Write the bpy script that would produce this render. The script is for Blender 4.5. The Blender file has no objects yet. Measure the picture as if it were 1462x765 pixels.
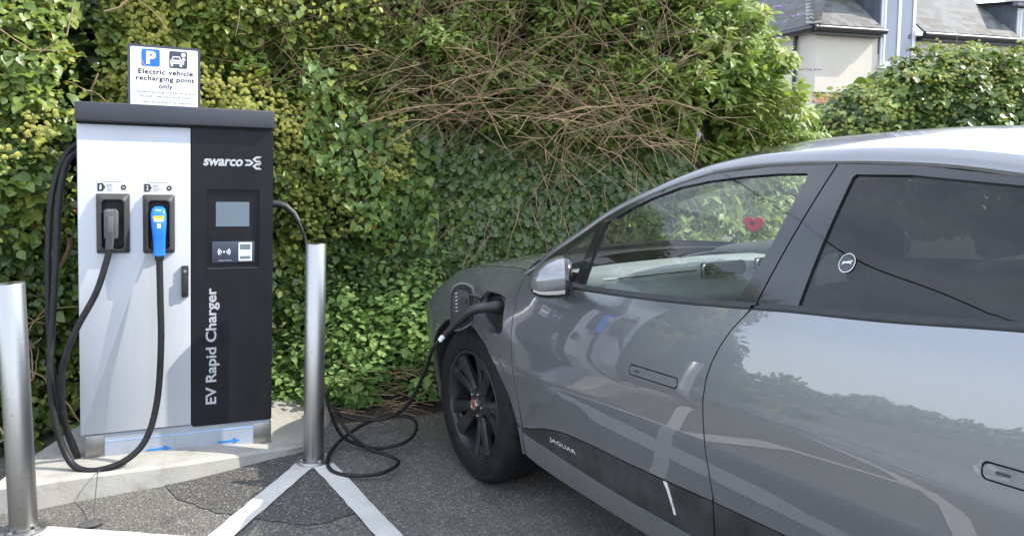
import bpy, bmesh, math, random
import numpy as np
from mathutils import Vector, Matrix
from mathutils.geometry import delaunay_2d_cdt

random.seed(7)
RNG = np.random.default_rng(7)
SC = bpy.context.scene
COL = SC.collection
R = math.radians
PI = math.pi

# ------------------------------------------------------------------ camera
CAM_H = 1.617
cam_d = bpy.data.cameras.new("camera")
cam_d.sensor_width = 36.0
cam_d.lens = 27.09
cam_d.shift_y = -0.0468
cam_d.clip_start = 0.02
cam_d.clip_end = 2000
cam = bpy.data.objects.new("camera", cam_d)
COL.objects.link(cam)
cam.location = (0, 0, CAM_H)
cam.rotation_euler = (R(90 - 5.5), 0, 0)
SC.camera = cam

# ------------------------------------------------------------------ sky and sun
SUN_EL, SUN_AZ = 41.0, 86.0          # azimuth clockwise from +Y
world = bpy.data.worlds.new("World")
SC.world = world
world.use_nodes = True
wn, wl = world.node_tree.nodes, world.node_tree.links
wn.clear()
w_out = wn.new('ShaderNodeOutputWorld')
w_bg = wn.new('ShaderNodeBackground')
w_bg.inputs['Strength'].default_value = 0.15
sky = wn.new('ShaderNodeTexSky')
sky.sky_type = 'NISHITA'
sky.sun_disc = False
sky.sun_elevation = R(SUN_EL)
sky.sun_rotation = R(SUN_AZ)
sky.dust_density = 0.6
sky.ozone_density = 1.5
w_tc = wn.new('ShaderNodeTexCoord')
w_map = wn.new('ShaderNodeMapping')
w_map.inputs['Scale'].default_value = (1.0, 1.0, 2.2)
w_noise = wn.new('ShaderNodeTexNoise')
w_noise.inputs['Scale'].default_value = 1.7
w_noise.inputs['Detail'].default_value = 7
w_noise.inputs['Roughness'].default_value = 0.55
w_ramp = wn.new('ShaderNodeValToRGB')
w_ramp.color_ramp.elements[0].position = 0.22
w_ramp.color_ramp.elements[1].position = 0.80
w_mix = wn.new('ShaderNodeMix')
w_mix.data_type = 'RGBA'
w_mix.inputs['B'].default_value = (7.4, 7.8, 8.7, 1)
wl.new(w_tc.outputs['Generated'], w_map.inputs['Vector'])
wl.new(w_map.outputs['Vector'], w_noise.inputs['Vector'])
wl.new(w_noise.outputs['Fac'], w_ramp.inputs['Fac'])
w_sep = wn.new('ShaderNodeSeparateXYZ'); wl.new(w_tc.outputs['Generated'], w_sep.inputs['Vector'])
w_low = wn.new('ShaderNodeMapRange')                 # cloud banks close up towards the horizon
w_low.inputs['From Min'].default_value = 0.0; w_low.inputs['From Max'].default_value = 0.45
w_low.inputs['To Min'].default_value = 0.9; w_low.inputs['To Max'].default_value = 0.0
wl.new(w_sep.outputs['Z'], w_low.inputs['Value'])
w_max = wn.new('ShaderNodeMath'); w_max.operation = 'MAXIMUM'
wl.new(w_ramp.outputs['Color'], w_max.inputs[0]); wl.new(w_low.outputs['Result'], w_max.inputs[1])
wl.new(w_max.outputs[0], w_mix.inputs['Factor'])
wl.new(sky.outputs['Color'], w_mix.inputs['A'])
wl.new(w_mix.outputs['Result'], w_bg.inputs['Color'])
wl.new(w_bg.outputs['Background'], w_out.inputs['Surface'])

sun_d = bpy.data.lights.new("sun", 'SUN')
sun_d.energy = 2.7
sun_d.angle = R(0.5)
sun_d.color = (1.0, 0.94, 0.83)
sun = bpy.data.objects.new("sun", sun_d)
COL.objects.link(sun)
sdir = Vector((math.sin(R(SUN_AZ)) * math.cos(R(SUN_EL)), math.cos(R(SUN_AZ)) * math.cos(R(SUN_EL)), math.sin(R(SUN_EL))))
sun.rotation_euler = sdir.to_track_quat('Z', 'Y').to_euler()
sun.location = (20, 0, 20)

SC.view_settings.view_transform = 'Standard'
SC.view_settings.look = 'None'
SC.view_settings.exposure = 1.52
SC.view_settings.gamma = 1.0
SC.view_settings.use_curve_mapping = False
SC.cycles.max_bounces = 10
SC.cycles.transparent_max_bounces = 24

# ------------------------------------------------------------------ object helpers
def tag(o, label=None, cat=None, group=None, kind=None):
    if label: o['label'] = label
    if cat: o['category'] = cat
    if group: o['group'] = group
    if kind: o['kind'] = kind
    return o

def link(o, parent=None):
    COL.objects.link(o)
    if parent is not None: o.parent = parent
    return o

def empty(name, loc=(0, 0, 0), mat=None):
    o = bpy.data.objects.new(name, None)
    o.empty_display_size = 0.1
    if mat is not None: o.matrix_world = mat
    else: o.location = loc
    return link(o)

def mobj(name, verts, faces, mat, parent=None, smooth=False, angle=None):
    me = bpy.data.meshes.new(name)
    me.from_pydata([tuple(v) for v in verts], [], [tuple(f) for f in faces])
    me.materials.append(mat)
    if smooth:
        me.polygons.foreach_set('use_smooth', [True] * len(me.polygons))
    me.update()
    o = bpy.data.objects.new(name, me)
    link(o, parent)
    if smooth and angle:
        me.set_sharp_from_angle(angle=R(angle))
    return o

def bm_obj(name, bm, mat, parent=None, smooth=None):
    me = bpy.data.meshes.new(name)
    bmesh.ops.recalc_face_normals(bm, faces=bm.faces)
    bm.to_mesh(me); bm.free()
    me.materials.append(mat)
    if smooth is not None:
        me.polygons.foreach_set('use_smooth', [True] * len(me.polygons))
        me.set_sharp_from_angle(angle=R(smooth))
    o = bpy.data.objects.new(name, me)
    return link(o, parent)

def add_box(bm, lo, hi, bevel=0.0, seg=2):
    r = bmesh.ops.create_cube(bm, size=1.0)
    vs = r['verts']
    for v in vs:
        v.co = Vector([(lo[i] + hi[i]) / 2 + v.co[i] * (hi[i] - lo[i]) for i in range(3)])
    if bevel > 0:
        es = list({e for v in vs for e in v.link_edges})
        bmesh.ops.bevel(bm, geom=es, offset=bevel, segments=seg, affect='EDGES', profile=0.5)
    return bm

def box(name, lo, hi, mat, parent=None, bevel=0.0, seg=2):
    bm = bmesh.new()
    add_box(bm, lo, hi, bevel, seg)
    return bm_obj(name, bm, mat, parent, 40 if bevel else None)

def catmull(pts, n=8, closed=False):
    P = [np.array(p, float) for p in pts]
    out = []
    m = len(P)
    rng = range(m if closed else m - 1)
    for i in rng:
        p1, p2 = P[i], P[(i + 1) % m]
        p0 = P[i - 1] if (i > 0 or closed) else 2 * p1 - p2
        p3 = P[(i + 2) % m] if (i + 2 < m or closed) else 2 * p2 - p1
        for k in range(n):
            t = k / n
            out.append(0.5 * (2 * p1 + (p2 - p0) * t + (2 * p0 - 5 * p1 + 4 * p2 - p3) * t * t + (3 * p1 - p0 - 3 * p2 + p3) * t ** 3))
    if not closed: out.append(P[-1])
    return out

def tube_geo(path, rad, seg=10, caps=True):
    P = np.array([tuple(p) for p in path], float)
    n = len(P)
    rad = np.full(n, rad, float) if np.isscalar(rad) else np.array(rad, float)
    T = np.gradient(P, axis=0)
    T /= np.maximum(np.linalg.norm(T, axis=1, keepdims=True), 1e-9)
    up = np.array([0.0, 0, 1]) if abs(T[0][2]) < 0.9 else np.array([1.0, 0, 0])
    u = np.cross(T[0], up); u /= np.linalg.norm(u)
    V = []
    a = np.linspace(0, 2 * PI, seg, endpoint=False)
    for i in range(n):
        u = u - T[i] * (u @ T[i]); u /= max(np.linalg.norm(u), 1e-9)
        w = np.cross(T[i], u)
        V.append(P[i] + rad[i] * (np.cos(a)[:, None] * u + np.sin(a)[:, None] * w))
    V = np.concatenate(V)
    Fc = []
    for i in range(n - 1):
        for k in range(seg):
            k2 = (k + 1) % seg
            Fc.append((i * seg + k, i * seg + k2, (i + 1) * seg + k2, (i + 1) * seg + k))
    if caps:
        Fc.append(tuple(range(seg - 1, -1, -1)))
        Fc.append(tuple(range((n - 1) * seg, n * seg)))
    return V.tolist(), Fc

def tube(name, path, rad, mat, parent=None, seg=10):
    V, Fc = tube_geo(path, rad, seg)
    return mobj(name, V, Fc, mat, parent, True, 50)

def lathe_geo(profile, seg=32, axis='z', closed=False):
    """profile: list of (r, h)."""
    V, Fc = [], []
    n = len(profile)
    for k in range(seg):
        a = 2 * PI * k / seg
        for r, h in profile:
            if axis == 'z': V.append((r * math.cos(a), r * math.sin(a), h))
            else: V.append((r * math.cos(a), h, r * math.sin(a)))
    for k in range(seg):
        k2 = (k + 1) % seg
        for i in range(n if closed else n - 1):
            j = (i + 1) % n
            Fc.append((k * n + i, k2 * n + i, k2 * n + j, k * n + j))
    return V, Fc

def lathe(name, profile, mat, parent=None, seg=32, axis='z', loc=(0, 0, 0), closed=False, angle=40):
    V, Fc = lathe_geo(profile, seg, axis, closed)
    V = [(v[0] + loc[0], v[1] + loc[1], v[2] + loc[2]) for v in V]
    bm = bmesh.new()
    vs = [bm.verts.new(v) for v in V]
    for f in Fc:
        try: bm.faces.new([vs[i] for i in f])
        except ValueError: pass
    bmesh.ops.remove_doubles(bm, verts=bm.verts, dist=1e-6)
    return bm_obj(name, bm, mat, parent, angle)

def prism(name, poly, o, u, v, depth, mat, parent=None, bevel=0.0):
    """polygon (2-D points) in the plane o + a*u + b*v, extruded by depth along u x v."""
    o, u, v = Vector(o), Vector(u), Vector(v)
    n = u.cross(v).normalized()
    bm = bmesh.new()
    a = [bm.verts.new(o + u * p[0] + v * p[1]) for p in poly]
    f = bm.faces.new(a)
    r = bmesh.ops.extrude_face_region(bm, geom=[f])
    top = [g for g in r['geom'] if isinstance(g, bmesh.types.BMVert)]
    bmesh.ops.translate(bm, verts=top, vec=n * depth)
    if bevel:
        te = [e for e in bm.edges if all(w in top for w in e.verts)]
        bmesh.ops.bevel(bm, geom=te, offset=bevel, segments=2, affect='EDGES', profile=0.5)
    return bm_obj(name, bm, mat, parent, 40 if bevel else None)

def rrect(x0, z0, x1, z1, r, n=5):
    pts = []
    for cx, cz, a0 in ((x1 - r, z0 + r, -90), (x1 - r, z1 - r, 0), (x0 + r, z1 - r, 90), (x0 + r, z0 + r, 180)):
        for k in range(n + 1):
            a = R(a0 + 90 * k / n)
            pts.append((cx + r * math.cos(a), cz + r * math.sin(a)))
    return pts

def circle(cx, cz, r, n=20):
    return [(cx + r * math.cos(2 * PI * k / n), cz + r * math.sin(2 * PI * k / n)) for k in range(n)]

def text_geo(s, bold=0.0, spacing=1.0, extrude=0.0, res=4):
    cu = bpy.data.curves.new('lettering', 'FONT')
    cu.body = s; cu.size = 1.0; cu.offset = bold; cu.space_character = spacing
    cu.resolution_u = res
    o = bpy.data.objects.new('lettering_tmp', cu)
    COL.objects.link(o)
    bpy.context.view_layer.update()
    me = bpy.data.meshes.new_from_object(o.evaluated_get(bpy.context.evaluated_depsgraph_get()))
    V = np.array([v.co[:] for v in me.vertices]) if len(me.vertices) else np.zeros((0, 3))
    Fc = [tuple(p.vertices) for p in me.polygons]
    bpy.data.objects.remove(o); bpy.data.curves.remove(cu); bpy.data.meshes.remove(me)
    return V, Fc

def lettering(s, o, u, v, w, h, mat, parent=None, bold=0.0, shear=0.0, spacing=1.0, name='lettering', surf=None):
    """text fitted in a w x h box whose lower left corner is o, along directions u and v."""
    V, Fc = text_geo(s, bold, spacing)
    lo, hi = V.min(0), V.max(0)
    a = (V[:, 0] - lo[0]) / (hi[0] - lo[0]) * w
    b = (V[:, 1] - lo[1]) / (hi[1] - lo[1]) * h
    a = a + shear * b
    o, u, v = np.array(o, float), np.array(u, float), np.array(v, float)
    if surf: P = [surf(x, y) for x, y in zip(a, b)]
    else: P = o + a[:, None] * u + b[:, None] * v
    return mobj(name, P, Fc, mat, parent)

# ------------------------------------------------------------------ noise in numpy
def vnoise(P, seed=0):
    P = np.asarray(P, float)
    i = np.floor(P).astype(np.int64); f = P - i
    f = f * f * (3 - 2 * f)
    D = P.shape[1]
    tot = np.zeros(len(P))
    for c in range(2 ** D):
        o = np.array([(c >> k) & 1 for k in range(D)])
        q = i + o
        h = q[:, 0] * 374761393 + q[:, 1] * 668265263 + (q[:, 2] * 2147483647 if D > 2 else 0) + seed * 974634541
        h = (h ^ (h >> 13)) * 1274126177
        h = (h ^ (h >> 16)) & 0xFFFFFF
        w = np.prod(np.where(o == 1, f, 1 - f), axis=1)
        tot += w * h / float(0xFFFFFF)
    return tot

def fbm(P, seed=0, oct=3):
    P = np.asarray(P, float); s = np.zeros(len(P)); a = 0.5; n = 0
    for k in range(oct):
        s += a * vnoise(P * 2 ** k, seed + k * 17); n += a; a *= 0.5
    return s / n

def sst(a, b, x):
    u = np.clip((np.asarray(x, float) - a) / (b - a), 0, 1)
    return u * u * (3 - 2 * u)

# ------------------------------------------------------------------ materials
M = {}
def nodes(name):
    m = bpy.data.materials.new(name)
    m.use_nodes = True
    n, l = m.node_tree.nodes, m.node_tree.links
    return m, n, l, n['Principled BSDF'], n['Material Output']

def mixc(n, l, fac, a, b, blend='MIX'):
    x = n.new('ShaderNodeMix'); x.data_type = 'RGBA'; x.blend_type = blend
    for s, val in (('Factor', fac), ('A', a), ('B', b)):
        if hasattr(val, 'links') or hasattr(val, 'is_output'): l.new(val, x.inputs[s])
        elif s == 'Factor': x.inputs[s].default_value = val
        else: x.inputs[s].default_value = (*val[:3], 1)
    return x.outputs['Result']

def noise(n, l, scale, detail=4, rough=0.55, vec=None, dist=0.0):
    x = n.new('ShaderNodeTexNoise')
    x.inputs['Scale'].default_value = scale; x.inputs['Detail'].default_value = detail
    x.inputs['Roughness'].default_value = rough; x.inputs['Distortion'].default_value = dist
    if vec is None:
        t = n.new('ShaderNodeTexCoord'); vec = t.outputs['Object']
    l.new(vec, x.inputs['Vector'])
    return x.outputs['Fac']

def ramp(n, l, src, stops):
    x = n.new('ShaderNodeValToRGB')
    e = x.color_ramp.elements
    while len(e) < len(stops): e.new(0.5)
    for k, (p, c) in enumerate(stops):
        e[k].position = p
        e[k].color = (c, c, c, 1) if np.isscalar(c) else (*c[:3], 1)
    l.new(src, x.inputs['Fac'])
    return x.outputs['Color']

def bumpn(n, l, src, strength, dist, bsdf, prev=None):
    x = n.new('ShaderNodeBump')
    x.inputs['Strength'].default_value = strength; x.inputs['Distance'].default_value = dist
    l.new(src, x.inputs['Height'])
    if prev is not None: l.new(prev, x.inputs['Normal'])
    l.new(x.outputs['Normal'], bsdf.inputs['Normal'])
    return x.outputs['Normal']

def mk(key, col, rough=0.5, metal=0.0, var=0.12, vscale=6.0, bump=0.0, bscale=150.0, coat=0.0, spec=0.5, rvar=0.15, grime=0.0):
    m, n, l, b, o = nodes(key)
    f = noise(n, l, vscale)
    a = tuple(min(1, c * (1 + var)) for c in col); d = tuple(c * (1 - var) for c in col)
    c = mixc(n, l, ramp(n, l, f, [(0.3, 0.0), (0.7, 1.0)]), d, a)
    if grime:
        tc = n.new('ShaderNodeTexCoord'); mp = n.new('ShaderNodeMapping'); mp.inputs['Scale'].default_value = (9, 9, 0.9); l.new(tc.outputs['Object'], mp.inputs['Vector'])
        c = mixc(n, l, ramp(n, l, noise(n, l, 3.0, 7, 0.7, mp.outputs['Vector']), [(0.50, 0.0), (0.80, grime)]), c, (0.22, 0.21, 0.19))
        c = mixc(n, l, ramp(n, l, noise(n, l, 85, 2, 0.6), [(0.74, 0.0), (0.78, min(1, grime * 1.6))]), c, (0.10, 0.09, 0.08))
    l.new(c, b.inputs['Base Color'])
    b.inputs['Metallic'].default_value = metal
    b.inputs['Specular IOR Level'].default_value = spec
    b.inputs['Coat Weight'].default_value = coat
    b.inputs['Coat Roughness'].default_value = 0.04
    g = noise(n, l, vscale * 2.3, 5)
    l.new(ramp(n, l, g, [(0.25, max(0.0, rough - rvar * rough)), (0.75, min(1, rough + rvar * rough))]), b.inputs['Roughness'])
    if bump: bumpn(n, l, noise(n, l, bscale, 3), bump, 0.002, b)
    M[key] = m
    return m

mk('white_enamel', (0.40, 0.42, 0.45), 0.38, var=0.025, vscale=3, coat=0.2, grime=0.16)
mk('black_enamel', (0.009, 0.0095, 0.012), 0.45, var=0.2, vscale=5, bump=0.06, bscale=900, spec=0.20, grime=0.025)
mk('cap_metal', (0.028, 0.031, 0.040), 0.5, var=0.15, vscale=4, bump=0.05, bscale=900)
mk('black_plastic', (0.016, 0.016, 0.017), 0.5, var=0.25, vscale=12, bump=0.12, bscale=800)
mk('grey_plastic', (0.075, 0.077, 0.08), 0.42, var=0.12, vscale=20)
mk('holster_plastic', (0.034, 0.033, 0.031), 0.55, var=0.12, vscale=16, bump=0.1, bscale=900)
mk('blue_plastic', (0.01, 0.16, 0.62), 0.33, var=0.1, vscale=15)
mk('cable_rubber', (0.011, 0.0112, 0.012), 0.5, var=0.4, vscale=25, bump=0.25, bscale=90, spec=0.3)
mk('vinyl_white', (0.78, 0.79, 0.80), 0.4, var=0.03, vscale=30)
mk('vinyl_silver', (0.37, 0.38, 0.40), 0.45, var=0.05, vscale=30)
mk('vinyl_black', (0.02, 0.021, 0.024), 0.45, var=0.1)
mk('vinyl_blue', (0.01, 0.13, 0.62), 0.4, var=0.04)
mk('arrow_blue', (0.02, 0.19, 0.50), 0.45, var=0.1, vscale=20)
mk('line_blue', (0.28, 0.42, 0.66), 0.45, var=0.12, vscale=12)
mk('sign_grey', (0.035, 0.045, 0.07), 0.4, var=0.1)
mk('label_grey', (0.52, 0.55, 0.56), 0.35, var=0.05)
mk('plinth_white', (0.30, 0.335, 0.385), 0.36, var=0.06, vscale=6, grime=0.4)
mk('sign_yellow', (0.85, 0.55, 0.03), 0.45, var=0.05)
mk('dark_gap', (0.006, 0.006, 0.007), 0.7)
mk('zinc', (0.34, 0.345, 0.35), 0.4, metal=1.0, var=0.1, vscale=40)
mk('lead', (0.06, 0.06, 0.058), 0.8, var=0.3, vscale=40, bump=0.4, bscale=120)

def steel(key, base=0.6, rough=0.28, dirt=0.0):
    m, n, l, b, o = nodes(key)
    t = n.new('ShaderNodeTexCoord'); mp = n.new('ShaderNodeMapping')
    mp.inputs['Scale'].default_value = (1, 1, 0.02)
    l.new(t.outputs['Object'], mp.inputs['Vector'])
    mp2 = n.new('ShaderNodeMapping'); mp2.inputs['Scale'].default_value = (6, 6, 260)
    l.new(t.outputs['Object'], mp2.inputs['Vector'])
    f = noise(n, l, 60, 4, 0.6, mp.outputs['Vector'])
    g = noise(n, l, 3, 6, 0.7, mp2.outputs['Vector'])
    col = mixc(n, l, f, (base * 0.8, base * 0.79, base * 0.76), (base * 1.1, base * 1.1, base * 1.08))
    sp = ramp(n, l, noise(n, l, 70, 3, 0.7), [(0.62, 0.0), (0.72, 0.55 if dirt else 0.2)])
    col = mixc(n, l, sp, col, (0.16, 0.14, 0.12))
    l.new(col, b.inputs['Base Color'])
    b.inputs['Metallic'].default_value = 1.0
    l.new(ramp(n, l, g, [(0.2, rough * 0.8), (0.8, rough * 1.4)]), b.inputs['Roughness'])
    b.inputs['Anisotropic'].default_value = 0.55
    bumpn(n, l, g, 0.06, 0.001, b)
    M[key] = m
steel('brushed_steel', 0.38, 0.33, 0.3)
steel('plate_steel', 0.36, 0.38, 0.5)

def asphalt(key, lo, hi, spec_white, cscale=1.0, stain=True):
    m, n, l, b, o = nodes(key)
    tc = n.new('ShaderNodeTexCoord'); vec = tc.outputs['Object']
    v = n.new('ShaderNodeTexVoronoi'); v.inputs['Scale'].default_value = 150 * cscale
    v.inputs['Randomness'].default_value = 1
    l.new(vec, v.inputs['Vector'])
    rnd = n.new('ShaderNodeSeparateColor'); l.new(v.outputs['Color'], rnd.inputs['Color'])
    c = mixc(n, l, ramp(n, l, rnd.outputs['Red'], [(0.0, 0.0), (0.6, 0.35), (1.0, 1.0)]), lo, hi)
    wsp = ramp(n, l, rnd.outputs['Green'], [(spec_white, 0.0), (min(1, spec_white + 0.03), 1.0)])
    c = mixc(n, l, wsp, c, (0.32, 0.31, 0.28))
    if stain:
        big = ramp(n, l, noise(n, l, 1.6, 6, 0.62, vec), [(0.35, 0.0), (0.68, 1.0)])
        c = mixc(n, l, big, c, mixc(n, l, 0.45, c, (0.10, 0.093, 0.082)))
        pale = ramp(n, l, noise(n, l, 4.3, 7, 0.7, vec, 0.6), [(0.60, 0.0), (0.74, 0.55)])
        c = mixc(n, l, pale, c, (0.26, 0.255, 0.245))
        ckv = n.new('ShaderNodeTexVoronoi'); ckv.feature = 'DISTANCE_TO_EDGE'; ckv.inputs['Scale'].default_value = 1.15
        wv_ = n.new('ShaderNodeVectorMath'); wv_.operation = 'MULTIPLY_ADD'
        nzv = n.new('ShaderNodeTexNoise'); nzv.inputs['Scale'].default_value = 5; nzv.inputs['Detail'].default_value = 6; l.new(vec, nzv.inputs['Vector'])
        l.new(nzv.outputs['Color'], wv_.inputs[0]); wv_.inputs[1].default_value = (.35, .35, 0); l.new(vec, wv_.inputs[2]); l.new(wv_.outputs[0], ckv.inputs['Vector'])
        c = mixc(n, l, ramp(n, l, ckv.outputs['Distance'], [(0.0, 0.30), (0.008, 0.0)]), c, (0.02, 0.019, 0.018))
        oil = ramp(n, l, noise(n, l, 2.4, 5, 0.6, vec), [(0.28, 0.5), (0.40, 0.0)])
        c = mixc(n, l, oil, c, (0.02, 0.02, 0.02))
    l.new(c, b.inputs['Base Color'])
    b.inputs['Roughness'].default_value = 0.88
    b.inputs['Specular IOR Level'].default_value = 0.35
    h1 = bumpn(n, l, v.outputs['Distance'], 0.9, 0.006, b)
    bumpn(n, l, noise(n, l, 40, 5, 0.7, vec), 0.5, 0.01, b, h1)
    M[key] = m
asphalt('asphalt_old', (0.080, 0.075, 0.067), (0.215, 0.200, 0.175), 0.92)
asphalt('asphalt_new', (0.048, 0.046, 0.043), (0.140, 0.132, 0.120), 0.94, 1.1, False)

def road_paint(key):
    m, n, l, b, o = nodes(key)
    tc = n.new('ShaderNodeTexCoord'); vec = tc.outputs['Object']
    a = ramp(n, l, noise(n, l, 90, 4, 0.7, vec), [(0.70, 0.0), (0.76, 1.0)])
    w = ramp(n, l, noise(n, l, 7, 6, 0.7, vec), [(0.3, 0.0), (0.75, 1.0)])
    c = mixc(n, l, w, (0.56, 0.55, 0.52), (0.42, 0.41, 0.38))
    c = mixc(n, l, a, c, (0.09, 0.088, 0.08))
    l.new(c, b.inputs['Base Color']); b.inputs['Roughness'].default_value = 0.75
    v = n.new('ShaderNodeTexVoronoi'); v.inputs['Scale'].default_value = 150; l.new(vec, v.inputs['Vector'])
    bumpn(n, l, v.outputs['Distance'], 0.35, 0.004, b)
    M[key] = m
road_paint('road_paint')

def concrete(key, col=(0.33, 0.32, 0.29)):
    m, n, l, b, o = nodes(key)
    tc = n.new('ShaderNodeTexCoord'); vec = tc.outputs['Object']
    f = noise(n, l, 9, 8, 0.65, vec)
    c = mixc(n, l, ramp(n, l, f, [(0.3, 0.0), (0.7, 1.0)]), tuple(x * 0.84 for x in col), tuple(x * 1.06 for x in col))
    st = ramp(n, l, noise(n, l, 5, 7, 0.75, vec, 1.0), [(0.52, 0.0), (0.70, 0.8)])
    c = mixc(n, l, st, c, (0.19, 0.165, 0.125))
    cr = n.new('ShaderNodeTexVoronoi'); cr.feature = 'DISTANCE_TO_EDGE'; cr.inputs['Scale'].default_value = 3.2
    l.new(vec, cr.inputs['Vector'])
    ck = ramp(n, l, cr.outputs['Distance'], [(0.0, 0.5), (0.012, 0.0)])
    c = mixc(n, l, ck, c, (0.3, 0.26, 0.2))
    l.new(c, b.inputs['Base Color']); b.inputs['Roughness'].default_value = 0.85
    h = bumpn(n, l, noise(n, l, 60, 6, 0.7, vec), 0.35, 0.006, b)
    M[key] = m
concrete('concrete')

def soil(key):
    m, n, l, b, o = nodes(key)
    f = noise(n, l, 30, 8, 0.75)
    c = ramp(n, l, f, [(0.3, (0.03, 0.022, 0.015)), (0.55, (0.09, 0.065, 0.045)), (0.75, (0.2, 0.15, 0.1))])
    l.new(c, b.inputs['Base Color']); b.inputs['Roughness'].default_value = 0.95
    bumpn(n, l, noise(n, l, 80, 6, 0.8), 1.0, 0.02, b)
    M[key] = m
soil('soil')

def stone(key):
    m, n, l, b, o = nodes(key)
    f = noise(n, l, 5, 8, 0.7)
    c = ramp(n, l, f, [(0.3, (0.05, 0.045, 0.035)), (0.6, (0.13, 0.115, 0.095)), (0.8, (0.2, 0.18, 0.15))])
    l.new(c, b.inputs['Base Color']); b.inputs['Roughness'].default_value = 0.95
    bumpn(n, l, noise(n, l, 25, 6, 0.7), 1.0, 0.02, b)
    M[key] = m
stone('old_stone')

# ------------------------------------------------------------------ the lie of the land
CAR_YAW, CAR_TILT = R(29.8), R(2.4)
RT = np.array([math.sin(CAR_YAW) * math.cos(CAR_TILT), -math.cos(CAR_YAW) * math.cos(CAR_TILT), math.sin(CAR_TILT)])
OY = np.array([-math.cos(CAR_YAW), -math.sin(CAR_YAW), 0.0])
UZ = np.array([-math.sin(CAR_YAW) * math.sin(CAR_TILT), math.cos(CAR_YAW) * math.sin(CAR_TILT), math.cos(CAR_TILT)])
CAR_O = np.array([-0.198, 3.70, 0.0]) - OY * 0.935
def hz(x, y):
    """height of the tarmac: nearly flat by the charger, rising gently towards the back of the car."""
    x = np.asarray(x, float); y = np.asarray(y, float)
    s = (x + 0.198) * RT[0] + (y - 3.70) * RT[1]
    s = np.clip(s, 0, 7.0)
    b = sst(-0.9, -0.3, x)
    return b * (-0.05 + 0.0419 * s) * (1 - sst(8, 16, np.hypot(x, y - 3)))

def sheet(name, xs, ys, mat, zoff=0.0):
    X, Y = np.meshgrid(xs, ys)
    Z = hz(X, Y) + zoff
    V = np.stack([X.ravel(), Y.ravel(), Z.ravel()], 1)
    nx = len(xs)
    Fc = [(j * nx + i, j * nx + i + 1, (j + 1) * nx + i + 1, (j + 1) * nx + i) for j in range(len(ys) - 1) for i in range(nx - 1)]
    return mobj(name, V, Fc, mat, None, True)
def axis_pts(a, b, step, far):
    mid = list(np.arange(a, b + 1e-6, step))
    out = mid[:]
    d = step
    p, q = a, b
    while p > -far or q < far:
        d *= 1.6
        p -= d; q += d
        out = [p] + out + [q]
    return np.array(out)
g = sheet('ground', axis_pts(-5, 7, 0.15, 900), axis_pts(-6, 9, 0.15, 900), M['asphalt_old'])
tag(g, kind='structure')

def drape(name, poly, zoff, mat, step=0.08, jag=0.0):
    """flat polygon laid on the tarmac."""
    pts = []
    n = len(poly)
    for i in range(n):
        a, b2 = np.array(poly[i], float), np.array(poly[(i + 1) % n], float)
        k = max(1, int(np.linalg.norm(b2 - a) / step))
        for j in range(k):
            p = a + (b2 - a) * j / k
            if jag: p = p + (RNG.random(2) - 0.5) * jag
            pts.append(p)
    V, T = cdt(pts, [], step)
    P = [(v[0], v[1], float(hz(v[0], v[1])) + zoff) for v in V]
    return mobj(name, P, T, mat)

def inpoly(P, poly):
    P = np.asarray(P, float); x, y = P[:, 0], P[:, 1]
    r = np.zeros(len(P), bool)
    q = np.asarray(poly, float); n = len(q)
    j = n - 1
    for i in range(n):
        xi, yi, xj, yj = q[i][0], q[i][1], q[j][0], q[j][1]
        c = ((yi > y) != (yj > y)) & (x < (xj - xi) * (y - yi) / (yj - yi + 1e-15) + xi)
        r ^= c; j = i
    return r

def cdt(outer, holes, step):
    vs = [Vector((p[0], p[1])) for p in outer]
    es = [(i, (i + 1) % len(outer)) for i in range(len(outer))]
    for h in holes:
        b0 = len(vs)
        vs += [Vector((p[0], p[1])) for p in h]
        es += [(b0 + i, b0 + (i + 1) % len(h)) for i in range(len(h))]
    bd = np.array([(v[0], v[1]) for v in vs])
    lo, hi = bd.min(0), bd.max(0)
    gx = np.arange(lo[0] + step / 2, hi[0], step); gy = np.arange(lo[1] + step / 2, hi[1], step)
    if len(gx) and len(gy):
        G = np.stack(np.meshgrid(gx, gy), -1).reshape(-1, 2)
        ok = inpoly(G, outer)
        for h in holes: ok &= ~inpoly(G, h)
        G = G[ok]
        if len(G):
            d = np.min(np.linalg.norm(G[:, None, :] - bd[None], axis=2), axis=1)
            G = G[d > step * 0.45]
        vs += [Vector((p[0], p[1])) for p in G]
    r = delaunay_2d_cdt(vs, es, [], 0, 1e-7)
    V = np.array([(v[0], v[1]) for v in r[0]])
    T = np.array([tuple(f) for f in r[2] if len(f) == 3])
    cen = V[T].mean(1)
    ok = inpoly(cen, outer)
    for h in holes: ok &= ~inpoly(cen, h)
    return V, T[ok]

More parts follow.
